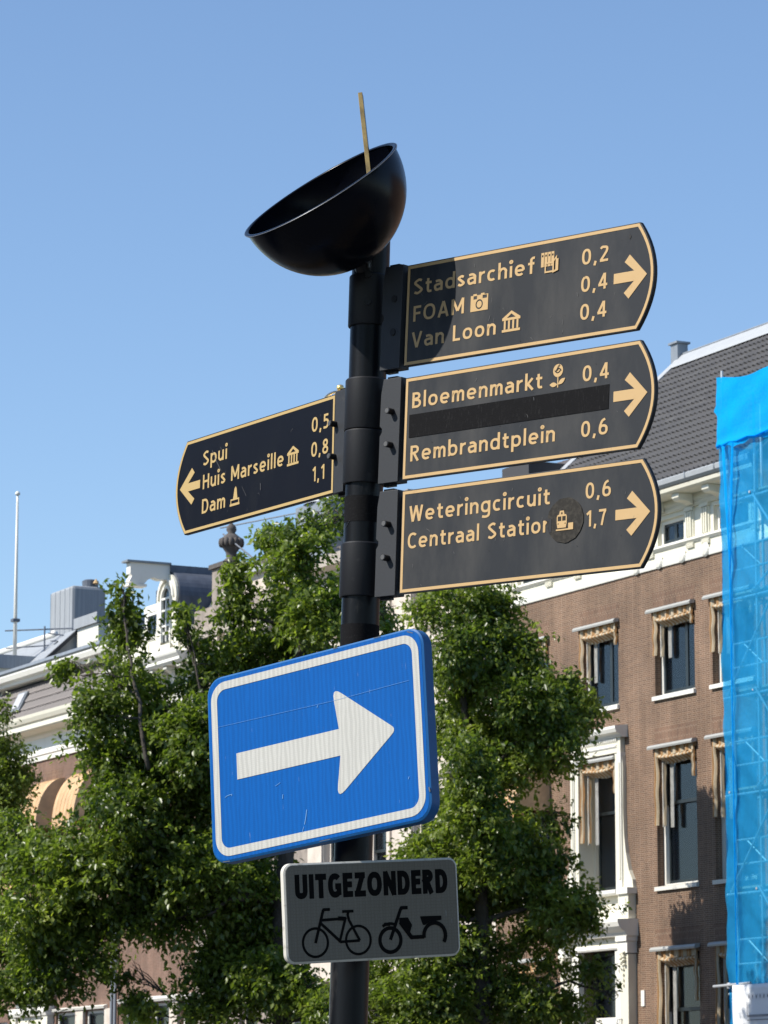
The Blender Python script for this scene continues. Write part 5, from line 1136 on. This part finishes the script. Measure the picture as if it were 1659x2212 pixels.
# ------------------------------------------------------------------ unseen plain houses added to cut sky light, behind the viewer and further along
ORD = ('first', 'second', 'third', 'fourth', 'fifth', 'sixth', 'seventh', 'eighth', 'ninth')
for k in range(9):
    x = -62 + k * 13.5
    e = empty('added_quay_house', fmtx(x, -53, 0), ('unseen brick house added behind the viewer to cut sky light, %s from the far end' % ORD[k]), 'house', 'unseen houses added on the near quay to cut sky light')
    hh = (10.6, 11.4, 10.2, 11.0)[k % 4]
    MB().box(-6.7, 6.7, -10, 0, 0, hh).build('wall', BRICKC if k % 2 else BRICK, e); MB().prx([(-10.1, hh), (-5, hh + 2.4), (.1, hh)], -6.7, 6.7).build('roof', TILE, e)
    for z in (1.2, 4.6, 7.8):
        for x2 in (-4.4, -1.5, 1.5, 4.4): MB().box(x2 - .6, x2 + .6, .002, .05, z, z + 1.8).build('window', SASHM, e)
for k in range(4):
    e = empty('added_quay_house', fmtx(20.5 + k * 13, 0, 0), 'unseen brick house added along the far quay to cut sky light, %s past the netting' % ORD[k], 'house', 'unseen houses added along the far quay to cut sky light')
    MB().box(-6.4, 6.4, 0, 10, 0, 14).build('wall', BRICKC if k % 2 else BRICK, e); MB().prx([(-.3, 14), (5, 18), (10, 14)], -6.4, 6.4).build('roof', TILE, e)
open_awning(-43.9, 12.5, 1.7, .95, 1.85, 'opened orange awning cut by the left edge of the picture')

# ------------------------------------------------------------------ trees
def tree(name, label, trunk_px, Y, clumps, nleaf, leafm, seed, leaf=.138, twigs_vis=14, base_r=.24, extra_limbs=(), fit=.86):
    """clumps: (px, py, rx, ry, dy, weight) - crown masses seen in direction (px, py), radii in the same units, dy = nearer/farther"""
    rs = np.random.RandomState(seed); rr = random.Random(seed)
    tp = at(trunk_px[0][0], trunk_px[0][1], Y); base = Vector((tp.x, Y, 0))
    e = empty(name, Matrix.Translation(base), label, 'tree', 'elms along the far quay')
    k = Y / 7670
    C = [(at(c[0], c[1], Y + c[4]) - base, c[2] * k * fit, c[3] * k * fit, c[5] if len(c) > 5 else 1.0) for c in clumps]
    tr = [Vector((0, 0, 0))] + [at(x, y, Y) - base for x, y in trunk_px]
    n = len(tr); rad = [base_r * (1 - .85 * i / (n - 1)) for i in range(n)]
    b = MB(); 
    path = [tr[0]]; pr = [rad[0] * 1.25]
    for i in range(n - 1):
        for q in range(1, 5):
            t = q / 4; path.append(tr[i].lerp(tr[i + 1], t) + Vector((rr.uniform(-.04, .04), rr.uniform(-.04, .04), 0))); pr.append(rad[i] + (rad[i + 1] - rad[i]) * t)
    b.tube(path, pr, 12); b.build('trunk', BARK, e, smooth=True)
    lb = MB(); nodes = [(p, r) for p, r in zip(path, pr) if p.z > 2.6]
    for pts, r0 in extra_limbs:
        P = [at(x, y, Y + dy) - base for x, y, dy in pts]; P2 = []
        for i in range(len(P) - 1):
            for q in range(4): P2.append(P[i].lerp(P[i + 1], q / 4) + Vector((rr.uniform(-.03, .03), rr.uniform(-.03, .03), rr.uniform(-.03, .03))))
        P2.append(P[-1]); R2 = [r0 * (1 - .75 * i / (len(P2) - 1)) for i in range(len(P2))]
        lb.tube(P2, R2, 8); nodes += list(zip(P2, R2))
    order = sorted(range(len(C)), key=lambda i: min((C[i][0] - q).length for q, _ in nodes))
    for ii in order:
        c, rx, ry, w = C[ii]
        p0, rp = min(nodes, key=lambda q: (c - q[0]).length + (1.2 * max(0, q[0].z - c.z + .25)) + (0 if q[1] > .02 else 1.0))
        r0 = min(rp * .62, .035 + .018 * (rx + ry)); mid = p0.lerp(c, .5) + Vector((0, 0, -.10 * (c - p0).length))
        pts = []
        for q in range(9):
            t = q / 8; p = p0 * (1 - t) ** 2 + mid * 2 * t * (1 - t) + c * t * t; pts.append(p + Vector((rr.uniform(-.05, .05), rr.uniform(-.05, .05), rr.uniform(-.05, .05))) * (t > 0))
        RR = [r0 * (1 - .65 * q / 8) for q in range(9)]
        lb.tube(pts, RR, 7); nodes += list(zip(pts[2:], RR[2:]))
        for q in range(twigs_vis):
            d = Vector((rr.gauss(0, 1), rr.gauss(0, 1), rr.gauss(.3, .8))).normalized(); ee = c + Vector((d.x * rx, d.y * rx, d.z * ry)) * .85; s0 = pts[rr.choice((5, 6, 7, 8))]
            m_ = s0.lerp(ee, .5) + Vector((0, 0, rr.uniform(-.1, .15))); lb.tube([s0, m_, ee], [.016, .011, .004], 4, False)
    lb.build('limbs', BARK, e, smooth=True)
    # leaves: sprays of small leaves along short twigs
    vol = np.array([(rx * rx * ry) ** (2 / 3) * w for c, rx, ry, w in C]); vol /= vol.sum()
    per = 11; ns = nleaf // per
    nb = ns // 11                        # boughs: local tufts of sprays with air between them
    cb_ = rs.choice(len(C), nb, p=vol)
    cen = np.array([[c.x, c.y, c.z] for c, *_ in C])[cb_]; rad3 = np.array([[rx, rx, ry] for c, rx, ry, w in C])[cb_]
    d = rs.normal(size=(nb, 3)); d /= np.linalg.norm(d, axis=1)[:, None]
    bough = cen + d * rad3 * (rs.uniform(.1, 1, nb) ** .40 * (1 + rs.normal(0, .09, nb)))[:, None]
    bt = rs.normal(0, .17, nb); bi = rs.choice(nb, ns, p=(lambda q: q / q.sum())(rs.gamma(1.3, 1, nb)))
    ci = cb_[bi]; d = d[bi] + rs.normal(0, .35, (ns, 3)); d /= np.linalg.norm(d, axis=1)[:, None]
    pos = bough[bi] + rs.normal(0, 1, (ns, 3)) * np.array([1, 1, .75]) * np.minimum(.23, rad3[bi, 0] * .42 + .03)[:, None]
    tone = np.clip(.42 + .10 * np.sin(ci * 3.7) + bt[bi] + rs.normal(0, .10, ns), 0, 1)
    ax = d * .8 + rs.normal(0, .45, (ns, 3)); ax[:, 2] += .15; ax /= np.linalg.norm(ax, axis=1)[:, None]
    N_ = ns * per
    A_ = np.repeat(ax, per, 0); Pq = np.repeat(pos, per, 0); t = np.tile(np.arange(per) / per, ns) - .3
    P_ = Pq + A_ * (t * .42)[:, None] + rs.normal(0, .05, (N_, 3)); P_[:, 2] -= (t + .3) ** 2 * .12
    L_ = A_ * .5 + rs.normal(0, .55, (N_, 3)); L_[:, 2] -= .45; L_ /= np.linalg.norm(L_, axis=1)[:, None]
    nr = rs.normal(0, .55, (N_, 3)); nr[:, 2] += .8; S_ = np.cross(L_, nr); S_ /= np.linalg.norm(S_, axis=1)[:, None] + 1e-9
    U_ = np.cross(S_, L_)
    sz = leaf * rs.uniform(.65, 1.2, N_); w_ = sz * .29
    v0 = P_; v1 = P_ + L_ * (sz * .45)[:, None] + S_ * w_[:, None] + U_ * (sz * .07)[:, None]
    v2 = P_ + L_ * sz[:, None] - U_ * (sz * .10)[:, None]; v3 = P_ + L_ * (sz * .45)[:, None] - S_ * w_[:, None] + U_ * (sz * .07)[:, None]
    V = np.stack([v0, v1, v2, v3], 1).reshape(-1, 3)
    me = bpy.data.meshes.new('crown'); me.vertices.add(len(V)); me.vertices.foreach_set('co', V.astype(np.float32).ravel())
    idx = np.arange(N_) * 4; F = np.stack([idx, idx + 1, idx + 2, idx, idx + 2, idx + 3], 1).ravel().astype(np.int32)
    me.loops.add(len(F)); me.loops.foreach_set('vertex_index', F); me.polygons.add(N_ * 2)
    me.polygons.foreach_set('loop_start', (np.arange(N_ * 2) * 3).astype(np.int32)); me.update(calc_edges=True)
    at_ = me.attributes.new('tone', 'FLOAT', 'FACE')
    tl = np.clip(np.repeat(np.repeat(tone, per) + rs.normal(0, .10, N_), 2), 0, 1); tl[rs.uniform(size=len(tl)) > .992] = 1
    at_.data.foreach_set('value', tl.astype(np.float32)); me.materials.append(leafm)
    o = bpy.data.objects.new('crown', me); col.objects.link(o); o.parent = e; o['kind'] = 'stuff'
    return e
# tree behind the blue sign, filling the left half
tree('elm_tree', 'large elm filling the left half, with several spiky tops behind the blue sign', [(612, 2200), (610, 1900), (640, 1600), (650, 1350), (655, 1180)], 69.0,
 [(265, 1290, 20, 36, 0, 2.2), (262, 1365, 38, 55, .3, 1.5), (248, 1468, 58, 64, 0), (185, 1530, 48, 42, -.6), (325, 1520, 48, 48, .8), (152, 1440, 20, 22, 0, 1.0),
  (395, 1330, 14, 34, 0, 2.2), (415, 1400, 32, 50, .4, 1.3), (440, 1470, 55, 45, 1), (505, 1225, 18, 38, 0, 2.2), (510, 1310, 34, 60, 0, 1.4), (530, 1410, 60, 60, .6), (600, 1160, 24, 40, .5),
  (650, 1200, 60, 60, -.5), (690, 1115, 50, 42, 0), (735, 1110, 38, 40, .8), (620, 1290, 80, 70, .5), (700, 1330, 70, 70, -.8), (780, 1290, 55, 50, 1), (845, 1330, 26, 40, .6), (640, 1400, 80, 60, 1),
  (240, 1620, 70, 70, 0), (330, 1620, 90, 80, .8), (430, 1590, 80, 80, -1), (215, 1725, 36, 55, .5), (270, 1750, 90, 75, -.8), (390, 1740, 95, 90, .5), (470, 1700, 60, 80, 0),
  (95, 1865, 75, 50, .4), (200, 1860, 100, 75, -.5), (320, 1870, 100, 80, .3), (430, 1880, 90, 85, -.6), (530, 1930, 80, 80, .2), (60, 1950, 65, 50, -.5), (160, 1985, 85, 55, .6), (290, 1960, 80, 50, 0),
  (90, 2060, 60, 42, .2), (200, 2070, 60, 40, 0, .8), (400, 1990, 70, 40, -.3), (510, 2050, 75, 65, .5), (590, 1990, 60, 80, 1.0), (570, 2130, 75, 70, -.3), (500, 1520, 60, 90, 2), (600, 1560, 80, 90, 2), (560, 1760, 90, 120, 2.4),
  (660, 2130, 45, 50, -1), (700, 2180, 45, 40, -1.4), (285, 2100, 9, 40, 0, .6), (290, 2180, 28, 30, 0, .9), (110, 2110, 60, 34, 0, .8), (20, 2130, 50, 50, 0, .8), (440, 2100, 60, 60, .3), (470, 2190, 60, 40, .2), (30, 1800, 45, 40, 2), (670, 1960, 40, 40, 1.5, .6)],
 128000, LEAF, 11, extra_limbs=[([(612, 1975, 0), (590, 1950, 0), (540, 1930, -.3), (470, 1915, -.5), (400, 1905, -.6)], .10), ([(560, 1935, -.2), (500, 1945, -.6), (450, 1975, -.8)], .07), ([(640, 1660, 0), (560, 1600, 0), (350, 1640, -1)], .07), ([(320, 1660, -1), (300, 1520, -.8), (275, 1400, -.3), (262, 1300, 0)], .05), ([(440, 1560, 0), (425, 1440, 0), (398, 1330, 0)], .035)])
# tree between the signpost and the white door surround
tree('elm_tree', 'elm in front of the brick houses, reaching from the signpost to the white door surround', [(1045, 2200), (1040, 1990), (1030, 1750), (1000, 1500), (985, 1340)], 75.5,
 [(980, 1300, 75, 34, 0), (1050, 1300, 48, 34, .5), (925, 1320, 34, 36, -.5), (985, 1390, 60, 60, -.8), (1070, 1370, 60, 55, .4), (1120, 1395, 26, 24, 0), (1110, 1440, 48, 45, 0),
  (1020, 1470, 75, 60, 0), (1130, 1515, 80, 60, -.5), (1215, 1525, 75, 40, .3), (1268, 1535, 26, 18, 0, .8), (1050, 1580, 90, 60, .6), (1190, 1590, 60, 35, -.6), (985, 1590, 42, 70, 1), (1215, 1480, 26, 22, .4),
  (1025, 1650, 50, 55, -1.6), (1015, 1745, 55, 55, -1.6), (1060, 1780, 55, 50, -1.2), (1075, 1860, 60, 50, -1.0), (1130, 1640, 80, 45, 0), (1060, 1690, 50, 45, 1.2, .6), (1200, 1660, 34, 26, .2, .7), (980, 1700, 46, 60, .4, .8), (1190, 1770, 40, 36, .4, .4), (1130, 1830, 55, 55, -.5, .7), (1205, 1850, 36, 46, 0, .7), (1000, 1820, 70, 75, .8), (930, 1850, 60, 60, -.6),
  (930, 1950, 90, 80, 0), (1020, 1930, 70, 70, .8), (1130, 1910, 70, 50, .5, .8), (1210, 1945, 60, 40, -.6), (1265, 1970, 34, 28, 0), (1285, 1998, 16, 12, 0, .7), (1160, 2010, 60, 45, .5), (840, 2020, 60, 80, .5), (940, 2060, 110, 80, -.6), (1050, 2060, 80, 60, .3), (1180, 2085, 40, 35, .4, .7),
  (830, 2150, 80, 70, .3), (930, 2170, 100, 70, -.7), (1040, 2160, 80, 60, .4), (1140, 2160, 70, 45, -.3), (1220, 2170, 50, 35, .4), (1280, 2120, 34, 32, 0, .8), (1318, 2150, 28, 18, .2, .8), (1260, 2085, 20, 22, .2, .7), (720, 2170, 50, 40, .4), (780, 1950, 36, 60, 1, .7)],
 104000, LEAF2, 23, extra_limbs=[([(1040, 1990, 0), (1120, 1965, -.3), (1210, 1950, -.5), (1280, 1985, -.4)], .07), ([(1040, 2120, 0), (1140, 2150, 0), (1230, 2120, 0), (1320, 2150, .2)], .06), ([(1030, 1700, 0), (1120, 1600, -.3), (1200, 1530, 0), (1265, 1535, 0)], .06)])
# tree at the left edge of the view
tree('elm_tree', 'elm at the left edge, its branches reaching in before the white cornice', [(-60, 2200), (-58, 1800), (-40, 1500)], 93,
 [(15, 1620, 34, 50, 0), (20, 1690, 38, 50, .4), (-40, 1700, 70, 90, 0), (45, 1665, 26, 18, 0, .7), (20, 1800, 50, 50, 0), (-50, 1850, 80, 90, 0), (45, 1870, 40, 40, 0, .8), (20, 1960, 55, 50, .4), (-60, 2000, 80, 90, 0), (30, 2060, 40, 50, 0, .7), (-20, 1540, 34, 34, 0, .7), (-60, 1600, 50, 60, 0)],
 36000, LEAF, 31, leaf=.13)
# unseen elms added behind and beside the viewer to shade the signpost from open sky
for k, (x, y, s_) in enumerate(((6.5, -6.0, 1.0), (13.5, 1.5, 1.1), (1.5, -13.0, .9), (17, -10, 1.15), (-12.5, -2.5, .92), (-6.5, -9, .95), (-15, 6.5, .9), (-2.5, -5.8, .9))):
    src = near0 if k else None
    if not src:
        Yn = 60.0
        near0 = tree('elm_tree', 'unseen elm added to cut sky light, closest behind the viewer', [(830, 2200), (832, 1900), (828, 1400)], Yn, [(830, 1500, 330, 200, 0), (650, 1700, 260, 170, 1), (1010, 1720, 260, 170, -1), (830, 1300, 240, 170, 0), (830, 1800, 330, 150, 2), (700, 1450, 220, 160, -2), (980, 1420, 220, 170, 2)], 34000, LEAF, 41, leaf=.26)
        o = near0
    else:
        o = near0.copy(); col.objects.link(o)
        for c_ in near0.children: q = c_.copy(); col.objects.link(q); q.parent = o
        o['label'] = ('', 'unseen elm added to cut sky light, to the right of the signpost', 'unseen elm added to cut sky light, farthest behind the viewer', 'unseen elm added to cut sky light, far out to the right behind the viewer', 'unseen elm added to cut sky light, behind the viewer and to the left', 'unseen elm added to cut sky light, farther back on the left', 'unseen elm added to cut sky light, level with the signpost far to the left', 'unseen elm added to cut sky light, just left behind the viewer')[k]
    o['group'] = 'unseen elms added on the near quay to cut sky light'; o.location = (x, y, 0); o.scale = (s_, s_, s_)
